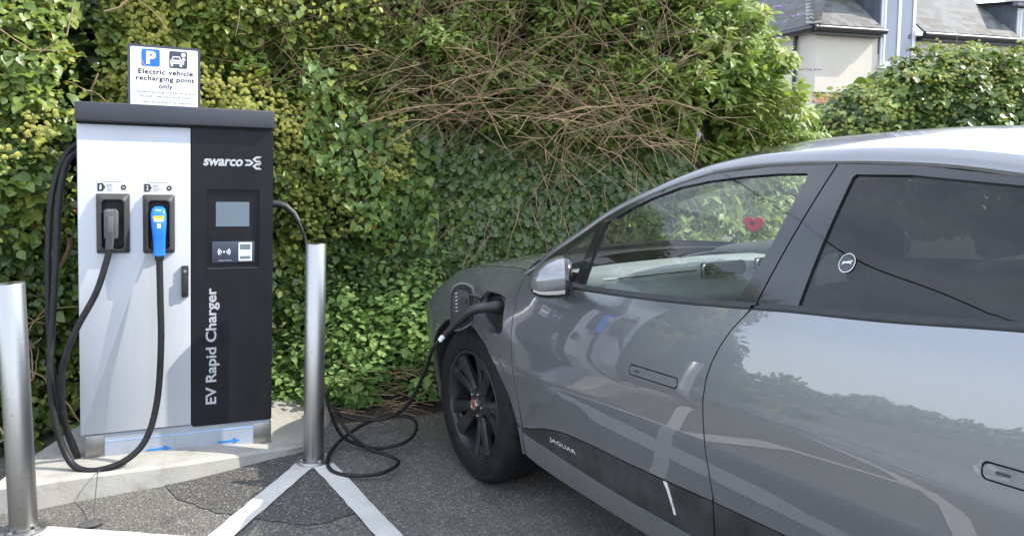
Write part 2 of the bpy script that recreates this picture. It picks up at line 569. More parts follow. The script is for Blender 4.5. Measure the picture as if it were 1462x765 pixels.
# ------------------------------------------------------------------ tarmac patch, markings, pavement, soil
pt = drape('asphalt_patch', [(-1.70, 3.60), (-1.50, 3.70), (-1.355, 3.83), (-1.26, 3.955), (-1.10, 3.99), (-0.99, 3.86), (-0.96, 3.73),
     (-0.70, 3.30), (-0.726, 3.27), (-0.80, 3.19), (-0.876, 3.165), (-1.0, 3.19), (-1.13, 3.215), (-1.261, 3.251), (-1.40, 3.32), (-1.534, 3.407), (-1.62, 3.50)], 0.004, M['asphalt_new'], 0.05, 0.022)
tag(pt, kind='structure')
def strip(a, b, w, jag=0.006):
    a, b = np.array(a, float), np.array(b, float)
    d = (b - a) / np.linalg.norm(b - a); n = np.array([-d[1], d[0]]) * w / 2
    return tag(drape('road_marking', [a - n, b - n, b + n, a + n], 0.009, M['road_paint'], 0.05, jag), kind='structure')
LN = [((-1.045, 3.80), (-1.50, 1.72), 0.105), ((-0.955, 3.765), (0.20, 2.02), 0.105), ((-2.10, 3.108), (-0.10, 2.845), 0.085),
      ((-1.50, 1.70), (0.75, 1.28), 0.10), ((-4.6, 2.6), (-1.4, 1.72), 0.12), ((-6.4, 0.2), (0.5, 0.45), 0.13), ((-3.1, 2.1), (-2.2, -2.4), 0.15),
      ((-5.6, 2.6), (-4.9, -2.4), 0.10), ((-8.5, 1.9), (-8.0, -3.0), 0.10), ((-11, -2.45), (0.0, -2.3), 0.10), ((-5.6, 1.95), (0.4, -0.75), 0.11), ((-9.5, 0.9), (-4.8, 2.45), 0.10)]
for k, (a, b, w) in enumerate(LN):
    o = strip(a, b, w)
    o.location.z = 0.0006 * k

kx = [-2.30, -2.20, -2.111, -2.011, -1.764, -1.535, -1.233, -1.147, -1.07]
ky = [3.27, 3.30, 3.333, 3.389, 3.512, 3.631, 3.871, 3.924, 3.985]
kz = [.118, .118, .116, .112, .100, .088, .052, .044, .038]
by = [-0.02, -0.022, -0.025, -0.022, -0.02, -0.014, -0.010, -0.008, -0.006]
edge = catmull([(x, y, z, d) for x, y, z, d in zip(kx, ky, kz, by)], 6)
V, Fc = [], []
for i, (x, y, z, d) in enumerate(edge):
    jx, jy = (RNG.random(2) - 0.5) * 0.008
    V += [(x, y + d, -0.03), (x + jx, y + d * 0.45 + jy, z * 0.62), (x, y - 0.006, z - 0.012), (x, y + 0.012, z), (x - 0.02, y + 0.3, z + 0.003), (x - 0.05, 5.6, z + 0.012)]
for i in range(len(edge) - 1):
    for k in range(5):
        Fc.append((i * 6 + k, (i + 1) * 6 + k, (i + 1) * 6 + k + 1, i * 6 + k + 1))
Fc.append(tuple(range(6)))
e = len(edge) - 1
b0 = len(V); V += [(edge[-1][0], 5.6, -0.03)]
Fc.append((e * 6, b0, e * 6 + 5, e * 6 + 4, e * 6 + 3, e * 6 + 2, e * 6 + 1))
pv = mobj('pavement', V, Fc, M['concrete'], None, True, 35)
tag(pv, kind='structure')

# strip of bare soil with litter at the foot of the hedge
V, Fc = [], []
sx = np.linspace(-1.15, 2.6, 60)
for x in sx:
    yb = np.interp(x, [-1.15, -0.86, -0.55, -0.2, 0.5, 2.6], [4.36, 4.40, 4.55, 4.85, 5.2, 5.4])
    yb += (vnoise(np.array([[x * 9, 0.3]]), 3)[0] - 0.5) * 0.09
    for k in range(8):
        y = yb + k * 0.11
        z = float(hz(x, y)) + 0.006 + 0.05 * (k / 7) ** 1.2 + (0.025 * vnoise(np.array([[x * 14, y * 14]]), 5)[0] if k else -0.012)
        V.append((x, y, z))
for i in range(len(sx) - 1):
    for k in range(7):
        Fc.append((i * 8 + k, (i + 1) * 8 + k, (i + 1) * 8 + k + 1, i * 8 + k + 1))
tag(mobj('soil', V, Fc, M['soil'], None, True), kind='structure')
# small stones and litter on the tarmac along the soil edge
bm = bmesh.new()
for k in range(200):
    x = RNG.uniform(-1.1, 0.1) if k < 190 else RNG.uniform(-2.1, -1.2)
    y = np.interp(x, [-1.15, -0.86, -0.55, -0.2], [4.36, 4.40, 4.55, 4.85]) - abs(RNG.normal(0, 0.10)) if k < 190 else np.interp(x, [-2.1, -1.2], [3.20, 3.85]) - abs(RNG.normal(0, 0.07))
    s = RNG.uniform(0.002, 0.006)
    m = Matrix.Translation((x, y, float(hz(x, y)) + s * 0.6)) @ Matrix.Rotation(RNG.uniform(0, 6), 4, 'Z') @ Matrix.Diagonal((s * 1.5, s, s * 0.7, 1))
    bmesh.ops.create_icosphere(bm, subdivisions=1, radius=1, matrix=m)
tag(bm_obj('grit', bm, M['asphalt_old']), kind='stuff')

# ------------------------------------------------------------------ the charger
ca, ct = R(23.6), R(2.05)
EX = Vector((math.cos(ca) * math.cos(ct), math.sin(ca) * math.cos(ct), -math.sin(ct)))
EZ = Vector((math.cos(ca) * math.sin(ct), math.sin(ca) * math.sin(ct), math.cos(ct)))
EY = Vector((-math.sin(ca), math.cos(ca), 0))
CH_A = Vector((-2.070, 3.580, 0.233))
CH_M = Matrix(((EX.x, EY.x, EZ.x, CH_A.x), (EX.y, EY.y, EZ.y, CH_A.y), (EX.z, EY.z, EZ.z, CH_A.z), (0, 0, 0, 1)))
def chw(x, d, z): return CH_M @ Vector((x, d, z))
ch = empty('ev_charger', mat=CH_M)
tag(ch, 'white and black rapid charging cabinet standing on the concrete kerb in front of the ivy', 'charger')
X3, Z3 = (1, 0, 0), (0, 0, 1)
def face(name, poly, d0, depth, mat, parent=ch, bevel=0.0):
    """extrude a front-plane polygon towards the viewer, from d0 (into cabinet positive)."""
    return prism(name, poly, (0, d0, 0), X3, Z3, depth, mat, parent, bevel)   # u x v = -Y: towards the viewer
box('cabinet', (0.004, 0.022, -0.005), (0.876, 0.50, 1.492), M['black_enamel'], ch, 0.006)
box('side_panel', (0.0005, 0.03, 0.0), (0.0035, 0.495, 1.488), M['white_enamel'], ch)
dw = face('door', rrect(0.0, 0.0, 0.4895, 1.488, 0.004), 0.0215, 0.0215, M['white_enamel'], ch, 0.004)
# black front with a recess for the screen
def frame_panel(name, outer, inner, d0, d1, mat, parent):
    bm = bmesh.new()
    n = len(outer)
    L = []
    for ring, d in ((outer, d0), (outer, d1), (inner, d1), (inner, d0)):
        L.append([bm.verts.new((p[0], d, p[1])) for p in ring])
    for a, b in ((0, 1), (1, 2), (2, 3)):
        for i in range(n):
            j = (i + 1) % n
            bm.faces.new((L[a][i], L[a][j], L[b][j], L[b][i]))
    return bm_obj(name, bm, mat, parent, 35)
frame_panel('black_panel', rrect(0.4945, -0.012, 0.8795, 1.488, 0.010), rrect(0.564, 0.787, 0.813, 1.189, 0.004), 0.0215, 0.0, M['black_enamel'], ch)
box('recess_back', (0.556, 0.012, 0.780), (0.820, 0.0215, 1.196), M['black_enamel'], ch)
box('recess_ledge', (0.566, 0.001, 0.789), (0.811, 0.012, 0.794), M['cap_metal'], ch)
m, n, l, b, o = nodes('lcd')
l.new(mixc(n, l, noise(n, l, 3), (0.10, 0.135, 0.165), (0.14, 0.175, 0.205)), b.inputs['Base Color'])
b.inputs['Roughness'].default_value = 0.18
M['lcd'] = m
face('screen', rrect(0.606, 1.003, 0.765, 1.127, 0.003), 0.0118, 0.003, M['lcd'])
rd = face('card_reader', rrect(0.588, 0.820, 0.791, 0.927, 0.004), 0.0118, 0.006, M['sign_grey'], bevel=0.002)
w = face('reader_label', rrect(0.714, 0.828, 0.778, 0.922, 0.003), 0.0056, 0.001, M['vinyl_white'], rd)

face('reader_window', rrect(0.720, 0.885, 0.772, 0.914, 0.002), 0.0044, 0.0008, M['lcd'], rd)
face('reader_window', rrect(0.720, 0.837, 0.772, 0.853, 0.002), 0.0044, 0.0008, M['lcd'], rd)
for s in (-1, 1):
    for r_ in (0.010, 0.017, 0.024):
        arc = [(0.645 + s * 0.006 + s * r_ * math.cos(R(a)), 0.875 + r_ * 1.0 * math.sin(R(a))) for a in range(-45, 46, 10)]
        arc2 = [(0.645 + s * 0.006 + s * (r_ - 0.0032) * math.cos(R(a)), 0.875 + (r_ - 0.0032) * math.sin(R(a))) for a in range(45, -46, -10)]
        pol = arc + arc2
        if s < 0: pol = pol[::-1]
        face('contactless_symbol', pol, 0.0056, 0.0006, M['vinyl_white'], rd)
face('contactless_symbol', circle(0.645, 0.875, 0.005, 12), 0.0056, 0.0006, M['vinyl_white'], rd)
lettering('designed in Denmark', (0.618, 0.0050, 0.829), X3, Z3, 0.062, 0.005, M['vinyl_white'], rd)
# brand lettering
lettering('swarco', (0.546, -0.0012, 1.3065), X3, Z3, 0.183, 0.036, M['vinyl_silver'], ch, bold=0.032, shear=0.18)
def chevron(cx, cz, w_, h_, flip=False, t=0.006):
    s = -1 if flip else 1
    P = [(cx - s * w_ / 2, cz + h_ / 2), (cx + s * w_ * 0.10, cz + h_ / 2), (cx + s * w_ / 2, cz), (cx + s * w_ * 0.10, cz - h_ / 2), (cx - s * w_ / 2, cz - h_ / 2), (cx - s * w_ * 0.12, cz)]
    c = np.mean(P, 0)
    Q = [tuple(c + (np.array(p) - c) * 0.42) for p in P]
    n_ = len(P)
    V = [(p[0], -0.0013, p[1]) for p in P] + [(q[0], -0.0013, q[1]) for q in Q]
    return mobj('emblem', V, [(i, (i + 1) % n_, n_ + (i + 1) % n_, n_ + i) for i in range(n_)], M['vinyl_silver'], ch)
chevron(0.762, 1.326, 0.046, 0.031)
chevron(0.800, 1.3435, 0.046, 0.031, True)
chevron(0.800, 1.3085, 0.046, 0.031, True)
lettering('EV Rapid Charger', (0.624, -0.0012, 0.098), (0, 0, 1), (-1, 0, 0), 0.596, 0.066, M['vinyl_silver'], ch, bold=0.022)
# cap
bm = bmesh.new()
add_box(bm, (-0.004, -0.035, 1.500), (0.882, 0.52, 1.590), 0.008, 3)
bm_obj('cap', bm, M['cap_metal'], ch, 40)
box('cap_gap', (0.006, 0.004, 1.489), (0.872, 0.49, 1.502), M['dark_gap'], ch)
# plinth
box('plinth', (0.022, 0.0105, -0.165), (0.872, 0.48, -0.006), M['plinth_white'], ch)
box('plinth_plate', (0.018, 0.008, -0.165), (0.102, 0.49, -0.010), M['plate_steel'], ch, 0.002)
box('plinth_plate', (0.792, 0.008, -0.165), (0.880, 0.49, -0.030), M['plate_steel'], ch, 0.002)
face('plinth_stripe', [(0.103, -0.046), (0.791, -0.049), (0.791, -0.043), (0.103, -0.040)], 0.0104, 0.0012, M['line_blue'])
for x0 in (0.288, 0.616):
    z0, L = -0.110, 0.108
    face('arrow', [(x0, z0 - 0.005), (x0 + L - 0.032, z0 - 0.005), (x0 + L - 0.032, z0 - 0.017), (x0 + L, z0), (x0 + L - 0.032, z0 + 0.017), (x0 + L - 0.032, z0 + 0.005), (x0, z0 + 0.005)], 0.0104, 0.0014, M['arrow_blue'])
# handle of the white door
hd = face('door_handle', rrect(0.447, 0.655, 0.479, 0.811, 0.004), -0.001, 0.014, M['black_plastic'], bevel=0.003)
face('lever', rrect(0.452, 0.672, 0.474, 0.762, 0.005), -0.0155, 0.009, M['black_plastic'], hd, 0.003)
face('lock', circle(0.463, 0.785, 0.008, 14), -0.0155, 0.003, M['zinc'], hd)
# holsters with their labels
def holster(x0, x1, z0, z1):
    h = empty_part('holster', ch)
    bm = bmesh.new()
    cx, cz = (x0 + x1) / 2, (z0 + z1) / 2
    def ring(ax0, ax1, az0, az1, r_, d): return [bm.verts.new((p[0], d, p[1])) for p in rrect(ax0, az0, ax1, az1, r_, 6)]
    rings = [ring(x0, x1, z0, z1, .008, -0.0005), ring(x0 + .002, x1 - .002, z0 + .002, z1 - .002, .008, -0.014), ring(x0 + .018, x1 - .018, z0 + .016, z1 - .022, .02, -0.034),
             ring(x0 + .024, x1 - .024, z0 + .020, z1 - .027, .02, -0.034), ring(x0 + .029, x1 - .029, z0 + .030, z1 - .034, .02, -0.004)]
    for a, b_ in zip(rings[:-2], rings[1:-1]):
        for i in range(len(a)):
            j = (i + 1) % len(a)
            bm.faces.new((a[i], a[j], b_[j], b_[i]))
    inner = [[tuple(v.co) for v in rings[-2]], [tuple(v.co) for v in rings[-1]]]
    bmesh.ops.delete(bm, geom=rings[-1], context='VERTS')
    ho = bm_obj('holster', bm, M['holster_plastic'], ch, 30)
    n_ = len(inner[0])
    mobj('holster_cavity', inner[0] + inner[1], [(i, (i + 1) % n_, n_ + (i + 1) % n_, n_ + i) for i in range(n_)] + [tuple(range(n_, 2 * n_))], M['dark_gap'], ho)  # near-black colour stands in for shade, so the shallow recess looks deeper
    return ho
def empty_part(*a): return None
holster(0.077, 0.220, 0.880, 1.164)
holster(0.276, 0.418, 0.876, 1.161)
for k, (x0, z0, num, nm) in enumerate(((0.084, 1.176, '1', 'CCS'), (0.283, 1.175, '2', 'CHAdeMO'))):
    face('label_plate', rrect(x0 + 0.018, z0 + 0.046, x0 + 0.104, z0 + 0.064, 0.002), -0.0005, 0.0012, M['label_grey'])
    tg = face('number_tag', [(x0, z0), (x0 + 0.022, z0), (x0 + 0.033, z0 + 0.0185), (x0 + 0.022, z0 + 0.037), (x0, z0 + 0.037)], -0.0005, 0.001, M['vinyl_black'])
    lettering(num, (x0 + 0.009, -0.0021, z0 + 0.008), X3, Z3, 0.009 if k else 0.007, 0.021, M['vinyl_white'], tg, bold=0.01)
    lettering('DC', (x0 + 0.040, -0.0012, z0 + 0.020), X3, Z3, 0.024, 0.013, M['vinyl_black'], ch, spacing=1.2)
    lettering(nm, (x0 + 0.040, -0.0012, z0 + 0.010), X3, Z3, 0.018 if k == 0 else 0.036, 0.0055, M['vinyl_black'], ch)
    lettering('50kW', (x0 + 0.040, -0.0012, z0 + 0.001), X3, Z3, 0.022, 0.0055, M['vinyl_black'], ch)
    hx = face('hexagon_tag', [(x0 + 0.110 + 0.0125 * math.cos(R(a)), z0 + 0.018 + 0.0135 * math.sin(R(a))) for a in range(0, 360, 60)], -0.0005, 0.001, M['vinyl_black'])
    lettering('N' if k == 0 else 'K', (x0 + 0.106, -0.0021, z0 + 0.0145), X3, Z3, 0.008, 0.007, M['vinyl_white'], hx, bold=0.02)
# socket box on the right flank for the third cable
box('side_socket', (0.8765, 0.16, 1.04), (0.895, 0.26, 1.17), M['black_plastic'], ch, 0.004)

# ---- connectors and their cables
def loft_rect(name, secs, mat, parent, n=5, smooth=50):
    """secs: list of (centre, half u, half v, u, v)"""
    bm = bmesh.new(); rings = []
    for c, a, b_, u, v in secs:
        c, u, v = Vector(c), Vector(u), Vector(v)
        r_ = min(a, b_) * 0.55
        rings.append([bm.verts.new(c + u * p[0] + v * p[1]) for p in rrect(-a, -b_, a, b_, r_, n)])
    for A, B in zip(rings[:-1], rings[1:]):
        for i in range(len(A)):
            j = (i + 1) % len(A)
            bm.faces.new((A[i], A[j], B[j], B[i]))
    bm.faces.new(rings[0][::-1]); bm.faces.new(rings[-1])
    return bm_obj(name, bm, mat, parent, smooth)
def chpath(px): return [chw(*p) for p in px]

t1 = empty('charging_cable', chw(0.14, -0.03, 0.92))
tag(t1, 'thick black cable with grey connector hanging from the left holster', 'cable')
inv1 = Matrix.Translation(-Vector(chw(0.14, -0.03, 0.92)))
def lp(pts, root): return [Vector(p) - root.location for p in pts]
UX, UD, UZv = EX, EY, EZ
def csecs(root, lst):
    return [(chw(x, d, z) - root.location, a, b_, EX, (EY * math.cos(R(t)) + EZ * math.sin(R(t)))) for x, d, z, a, b_, t in lst]
gp = loft_rect('connector', csecs(t1, [(0.142, -0.030, 1.092, .022, .012, -10), (0.142, -0.030, 1.083, .031, .024, -8), (0.143, -0.032, 1.04, .031, .026, 0), (0.142, -0.034, 0.965, .030, .024, 0), (0.141, -0.034, 0.955, .028, .022, 0)]), M['grey_plastic'], t1)
gp2 = loft_rect('grip', csecs(t1, [(0.141, -0.064, 1.06, .010, .006, -10), (0.141, -0.066, 1.045, .013, .010, -8), (0.141, -0.066, 0.99, .013, .011, 0), (0.138, -0.060, 0.945, .017, .014, 0), (0.134, -0.052, 0.905, .016, .015, 0)]), M['grey_plastic'], t1)
for k in range(5):
    z = 0.985 - k * 0.013
    box('grip_rib', tuple(np.array(chw(0.125, -0.079, z) - t1.location)), tuple(np.array(chw(0.125, -0.079, z) - t1.location) + np.array([0.028, 0.006, 0.004])), M['grey_plastic'], t1)
loft_rect('latch_label', csecs(t1, [(0.142, -0.050, 1.088, .013, .002, 0), (0.142, -0.0515, 1.074, .013, .002, 0)]), M['vinyl_white'], t1)
def chp(pts, n=8): return catmull(pts, n)
gpath = [(0.134, -0.050, 0.905), (0.122, -0.058, 0.845), (0.078, -0.075, 0.70), (-0.006, -0.085, 0.53), (-0.058, -0.08, 0.37), (-0.068, -0.06, 0.20), (-0.050, -0.03, 0.03), (-0.018, 0.02, -0.105),
         (-0.030, 0.06, -0.085), (-0.072, 0.06, 0.05), (-0.112, 0.06, 0.26), (-0.128, 0.06, 0.45), (-0.135, 0.10, 0.85), (-0.12, 0.14, 1.15), (-0.07, 0.20, 1.33), (-0.01, 0.24, 1.40), (0.02, 0.26, 1.40)]
tube('cable', lp([chw(*p) for p in chp(gpath)], t1), 0.0148, M['cable_rubber'], t1, 12)

t2 = empty('charging_cable', chw(0.35, -0.03, 0.87))
tag(t2, 'thick black cable with bright blue connector looping from the right holster down to the kerb', 'cable')
loft_rect('connector', csecs(t2, [(0.346, -0.030, 1.103, .018, .012, -20), (0.346, -0.040, 1.092, .030, .026, -12), (0.346, -0.046, 1.065, .035, .033, -5), (0.347, -0.052, 1.02, .033, .032, 0), (0.348, -0.054, 0.96, .028, .027, 0), (0.349, -0.056, 0.90, .026, .023, 0), (0.349, -0.058, 0.872, .0255, .022, 0)]), M['blue_plastic'], t2)
loft_rect('sleeve', csecs(t2, [(0.349, -0.058, 0.875, .022, .020, 0), (0.349, -0.058, 0.855, .021, .019, 0), (0.349, -0.058, 0.845, .015, .015, 0)]), M['black_plastic'], t2)
def lab(x0, x1, z0, z1, d, mat, nm='connector_label'):
    P = [chw(x0, d, z0), chw(x1, d, z0), chw(x1, d - 0.002, z1), chw(x0, d - 0.002, z1)]
    P2 = [p - EY * 0.001 for p in P]
    vs = [tuple(p - t2.location) for p in P + P2]
    mobj(nm, vs, [(0, 1, 2, 3), (4, 5, 6, 7), (0, 1, 5, 4), (1, 2, 6, 5), (2, 3, 7, 6), (3, 0, 4, 7)], mat, t2)
lab(0.322, 0.371, 1.050, 1.064, -0.0805, M['sign_yellow']); lab(0.326, 0.369, 1.036, 1.049, -0.0815, M['vinyl_white'])
lab(0.340, 0.356, 1.006, 1.028, -0.083, M['vinyl_white'], 'release_button'); lab(0.334, 0.358, 1.084, 1.094, -0.068, M['vinyl_white'])
for k in range(2): lab(0.328 + k * 0.034, 0.331 + k * 0.034, 0.962, 0.966, -0.0825, M['vinyl_black'], 'screw')
bpath = [(0.349, -0.058, 0.85), (0.352, -0.075, 0.68), (0.355, -0.10, 0.45), (0.338, -0.105, 0.18), (0.290, -0.13, 0.0), (0.205, -0.155, -0.085), (0.09, -0.16, -0.118), (0.0, -0.13, -0.108), (-0.055, -0.09, -0.04), (-0.098, -0.06, 0.12), (-0.118, -0.03, 0.32),
         (-0.112, 0.02, 0.55), (-0.098, 0.06, 0.85), (-0.09, 0.12, 1.12), (-0.06, 0.17, 1.30), (-0.01, 0.22, 1.355), (0.02, 0.24, 1.355)]
tube('cable', lp([chw(*p) for p in chp(bpath)], t2), 0.0152, M['cable_rubber'], t2, 12)

# thin wire with a rubber weight hanging from the lowest point of the loop
wt = empty('cable_weight', (-1.79, 3.15, 0.0))
tag(wt, 'dark flat weight on a thin wire lying on the tarmac under the cable loop', 'weight')
a0 = chw(0.100, -0.160, -0.118)
wire = [a0 + Vector((0, 0, 0.018)), a0 + Vector((0, -0.020, 0.004)), Vector((-1.905, 3.415, .118)), Vector((-1.885, 3.36, .075)), Vector((-1.835, 3.25, .035)), Vector((-1.785, 3.15, 0.02))]
tube('wire', lp(catmull(wire, 6), wt), 0.0022, M['lead'], wt, 6)
tube('wire_loop', [a0 - wt.location + Vector((0.018 * math.cos(a) * EX.x * 0 , 0.0195 * math.cos(a), 0.0195 * math.sin(a) - 0.013)) for a in np.linspace(0, 2 * PI, 16)], 0.002, M['lead'], wt, 6)
bm = bmesh.new()
bmesh.ops.create_icosphere(bm, subdivisions=3, radius=1, matrix=Matrix.Translation((-0.005, 0, 0.013)) @ Matrix.Rotation(0.5, 4, 'Z') @ Matrix.Diagonal((0.052, 0.030, 0.014, 1)))
for v in bm.verts: v.co += Vector((RNG.normal(0, .0012), RNG.normal(0, .0012), RNG.normal(0, .0006)))
bm_obj('weight', bm, M['lead'], wt, 60)

def mk_ink():
    mk('sign_ink', (0.008, 0.009, 0.012), 0.8, spec=0.1)
    return M['sign_ink']
# ------------------------------------------------------------------ parking sign behind the cabinet
sg = empty('parking_sign', mat=CH_M @ Matrix.Translation((0.37, 0.545, -0.17)))
tag(sg, 'white parking sign with blue P and dark border rising behind the charger cabinet', 'sign')
M['sign_ink'] = mk_ink()
def sf(name, poly, d0, depth, mat, parent=sg):
    return prism(name, poly, (-0.37, d0, 0.17), X3, Z3, depth, mat, parent)
sf('sign_plate', rrect(0.189, 1.30, 0.549, 1.935, 0.012), 0.0, 0.004, M['sign_grey'])
sf('sign_face', rrect(0.202, 1.31, 0.536, 1.922, 0.008), -0.0042, 0.0008, M['vinyl_white'])
pp = sf('parking_symbol', rrect(0.256, 1.822, 0.346, 1.914, 0.010), -0.0052, 0.0008, M['vinyl_blue'])
def slet(s, x, z, w_, h_, mat, parent, d=-0.0057, **k): return lettering(s, (x - 0.37, d, z + 0.17), X3, Z3, w_, h_, mat, parent, **k)
slet('P', 0.279, 1.834, 0.048, 0.069, M['vinyl_white'], pp, -0.0068, bold=0.045)
ev = sf('vehicle_symbol', rrect(0.392, 1.820, 0.483, 1.912, 0.010), -0.0052, 0.0008, M['sign_grey'])
def pic(poly, d=-0.0062): return sf('pictogram', poly, d, 0.0006, M['vinyl_white'], ev)
cx, cz = 0.428, 1.832
pic([(cx - .030, cz + .012), (cx + .030, cz + .012), (cx + .031, cz + .028), (cx + .024, cz + .034), (cx - .024, cz + .034), (cx - .031, cz + .028)])
fr = [(cx - .024, cz + .034), (cx - .017, cz + .052), (cx + .017, cz + .052), (cx + .024, cz + .034), (cx + .019, cz + .035), (cx + .014, cz + .047), (cx - .014, cz + .047), (cx - .019, cz + .035)]
pic(fr[::-1])
pic(rrect(cx - .028, cz - .002, cx - .017, cz + .0125, .001)); pic(rrect(cx + .017, cz - .002, cx + .028, cz + .0125, .001))
pic(circle(0.463, 1.894, .0115)); pic(circle(0.465, 1.870, .0085)); pic(rrect(0.4635, 1.845, 0.4665, 1.863, .0012)); pic(rrect(0.457, 1.843, 0.4665, 1.8465, .001))
for (x, z, r_) in ((cx - .022, cz + .022, .004), (cx + .022, cz + .022, .004)):
    sf('pictogram', circle(x, z, r_, 12), -0.0070, 0.0005, M['sign_grey'], ev)
lettering('ELECTRIC', (cx - 0.014 - 0.37, -0.0076, cz + 0.018 + 0.17), X3, Z3, 0.028, 0.007, M['sign_grey'], ev)
slet('Electric vehicle', 0.240, 1.781, 0.272, 0.027, M['sign_ink'], sg, bold=0.026, spacing=1.1)
slet('recharging point', 0.229, 1.738, 0.290, 0.034, M['sign_ink'], sg, bold=0.026, spacing=1.1)
slet('only', 0.340, 1.698, 0.070, 0.034, M['sign_ink'], sg, bold=0.026, spacing=1.1)
slet('Standard parking charges must also', 0.226, 1.677, 0.296, 0.0155, M['sign_ink'], sg, spacing=1.1, bold=0.008)
slet('be paid - see main tariff board', 0.248, 1.654, 0.255, 0.0155, M['sign_ink'], sg, spacing=1.1, bold=0.008)
slet('Vehicles parked in an electric', 0.254, 1.624, 0.245, 0.0155, M['sign_ink'], sg, spacing=1.1, bold=0.008)
slet('vehicle bay must be charging', 0.254, 1.598, 0.245, 0.0135, M['sign_ink'], sg, spacing=1.1)
lathe('post', [(0.0, 0.0), (0.03, 0.0), (0.03, 2.08), (0.0, 2.085)], M['plate_steel'], sg, 20, 'z', (0, 0.034, 0))

# ------------------------------------------------------------------ bollards
def bollard(base, h, r_, label, yaw, lean=0.0):
    mt = Matrix(((EX.x, EY.x, EZ.x, base[0]), (EX.y, EY.y, EZ.y, base[1]), (EX.z, EY.z, EZ.z, base[2]), (0, 0, 0, 1))) @ Matrix.Rotation(R(lean), 4, 'Y')
    b_ = empty('steel_bollard', mat=mt)
    tag(b_, label, 'bollard', 'steel bollards beside the charger')
    lathe('tube', [(r_, 0.008), (r_, h - 0.004), (r_ - 0.002, h - 0.001), (r_ - 0.004, h - 0.0005)], M['brushed_steel'], b_, 64)
    lathe('top_cap', [(0.0, h - 0.0015), (r_ - 0.0045, h - 0.0015), (r_ - 0.0045, h - 0.006)], M['brushed_steel'], b_, 48)
    lathe('base_flange', [(0.0, -0.02), (r_ * 1.66, -0.02), (r_ * 1.66, 0.010), (r_ * 1.61, 0.015), (r_ + 0.002, 0.015)], M['plate_steel'], b_, 48)
    for k in range(4):
        a = yaw + k * PI / 2
        x, y = r_ * 1.32 * math.cos(a), r_ * 1.32 * math.sin(a)
        V, Fc = lathe_geo([(0, 0.026), (0.0085, 0.026), (0.0105, 0.023), (0.0105, 0.0175), (0.014, 0.0170), (0.014, 0.0152)], 6)
        mobj('bolt', [(v[0] + x, v[1] + y, v[2]) for v in V], Fc, M['zinc'], b_)
bollard((-1.020, 3.82, 0.008), 1.122, 0.0505, 'right hand steel bollard behind the coiled cable, between charger and car', 0.3)
bollard((-2.055, 3.105, 0.006), 1.055, 0.0525, 'left hand steel bollard in front of the kerb at the edge of the photo', 0.9, -1.7)

# ------------------------------------------------------------------ telephone wire overhead
wv = empty('overhead_wire', (-3.17, 5.37, 4.93))
tag(wv, 'thin black telephone wire strung high over the car park beyond the top of the photo', 'wire')
pa, pb = np.array([-3.17, 5.37, 4.93]), np.array([-4.12, 2.81, 4.10])
dd = (pb - pa) / np.linalg.norm(pb - pa)
tube('wire', [Vector(pa + dd * q + np.array([0, 0, .012 * q * q])) - wv.location for q in np.linspace(-20, 22, 43)], 0.013, M['cable_rubber'], wv, 6)

# ------------------------------------------------------------------ car materials
def car_paint(key):
    m, n, l, b, o = nodes(key)
    tc = n.new('ShaderNodeTexCoord'); vec = tc.outputs['Object']
    fl = n.new('ShaderNodeTexVoronoi'); fl.inputs['Scale'].default_value = 900; l.new(vec, fl.inputs['Vector'])
    base = mixc(n, l, fl.outputs['Distance'], (0.135, 0.139, 0.150), (0.200, 0.206, 0.222))
    sp = n.new('ShaderNodeSeparateXYZ'); l.new(vec, sp.inputs['Vector'])
    hgt = n.new('ShaderNodeMapRange'); l.new(sp.outputs['Z'], hgt.inputs['Value'])
    hgt.inputs['From Min'].default_value = 0.85; hgt.inputs['From Max'].default_value = 0.2
    hgt.inputs['To Min'].default_value = 0.10; hgt.inputs['To Max'].default_value = 0.75
    mp = n.new('ShaderNodeMapping'); mp.inputs['Scale'].default_value = (1.4, 1.4, 0.7); l.new(vec, mp.inputs['Vector'])
    gr = noise(n, l, 6, 8, 0.72, mp.outputs['Vector'])
    spk = ramp(n, l, noise(n, l, 160, 3, 0.7, vec), [(0.50, 0.0), (0.78, 1.0)])
    mul = n.new('ShaderNodeMath'); mul.operation = 'MULTIPLY'
    l.new(ramp(n, l, gr, [(0.30, 0.15), (0.72, 1.0)]), mul.inputs[0]); l.new(hgt.outputs['Result'], mul.inputs[1])
    mul2 = n.new('ShaderNodeMath'); mul2.operation = 'MULTIPLY_ADD'
    l.new(spk, mul2.inputs[0]); mul2.inputs[1].default_value = 0.05
    sc_ = n.new('ShaderNodeMath'); sc_.operation = 'MULTIPLY'; sc_.inputs[1].default_value = 0.42
    l.new(mul.outputs[0], sc_.inputs[0]); l.new(sc_.outputs[0], mul2.inputs[2])
    dust = mul2.outputs[0]
    l.new(mixc(n, l, dust, base, (0.20, 0.185, 0.16)), b.inputs['Base Color'])
    inv = n.new('ShaderNodeMath'); inv.operation = 'SUBTRACT'; inv.inputs[0].default_value = 1.0; l.new(dust, inv.inputs[1])
    mt = n.new('ShaderNodeMath'); mt.operation = 'MULTIPLY'; mt.inputs[1].default_value = 0.62; l.new(inv.outputs[0], mt.inputs[0])
    l.new(mt.outputs[0], b.inputs['Metallic'])
    b.inputs['Roughness'].default_value = 0.36
    b.inputs['Coat IOR'].default_value = 1.78
    l.new(inv.outputs[0], b.inputs['Coat Weight'])
    b.inputs['Coat Roughness'].default_value = 0.014
    M[key] = m
car_paint('car_paint')
mk('gloss_black', (0.010, 0.010, 0.011), 0.22, var=0.2, vscale=5, coat=0.6, rvar=0.3)
mk('cladding', (0.030, 0.0295, 0.029), 0.36, var=0.55, vscale=9, bump=0.05, bscale=500, rvar=0.4)
mk('rim_black', (0.021, 0.021, 0.0215), 0.40, var=0.5, vscale=14, coat=0.08, rvar=0.4, spec=0.3)
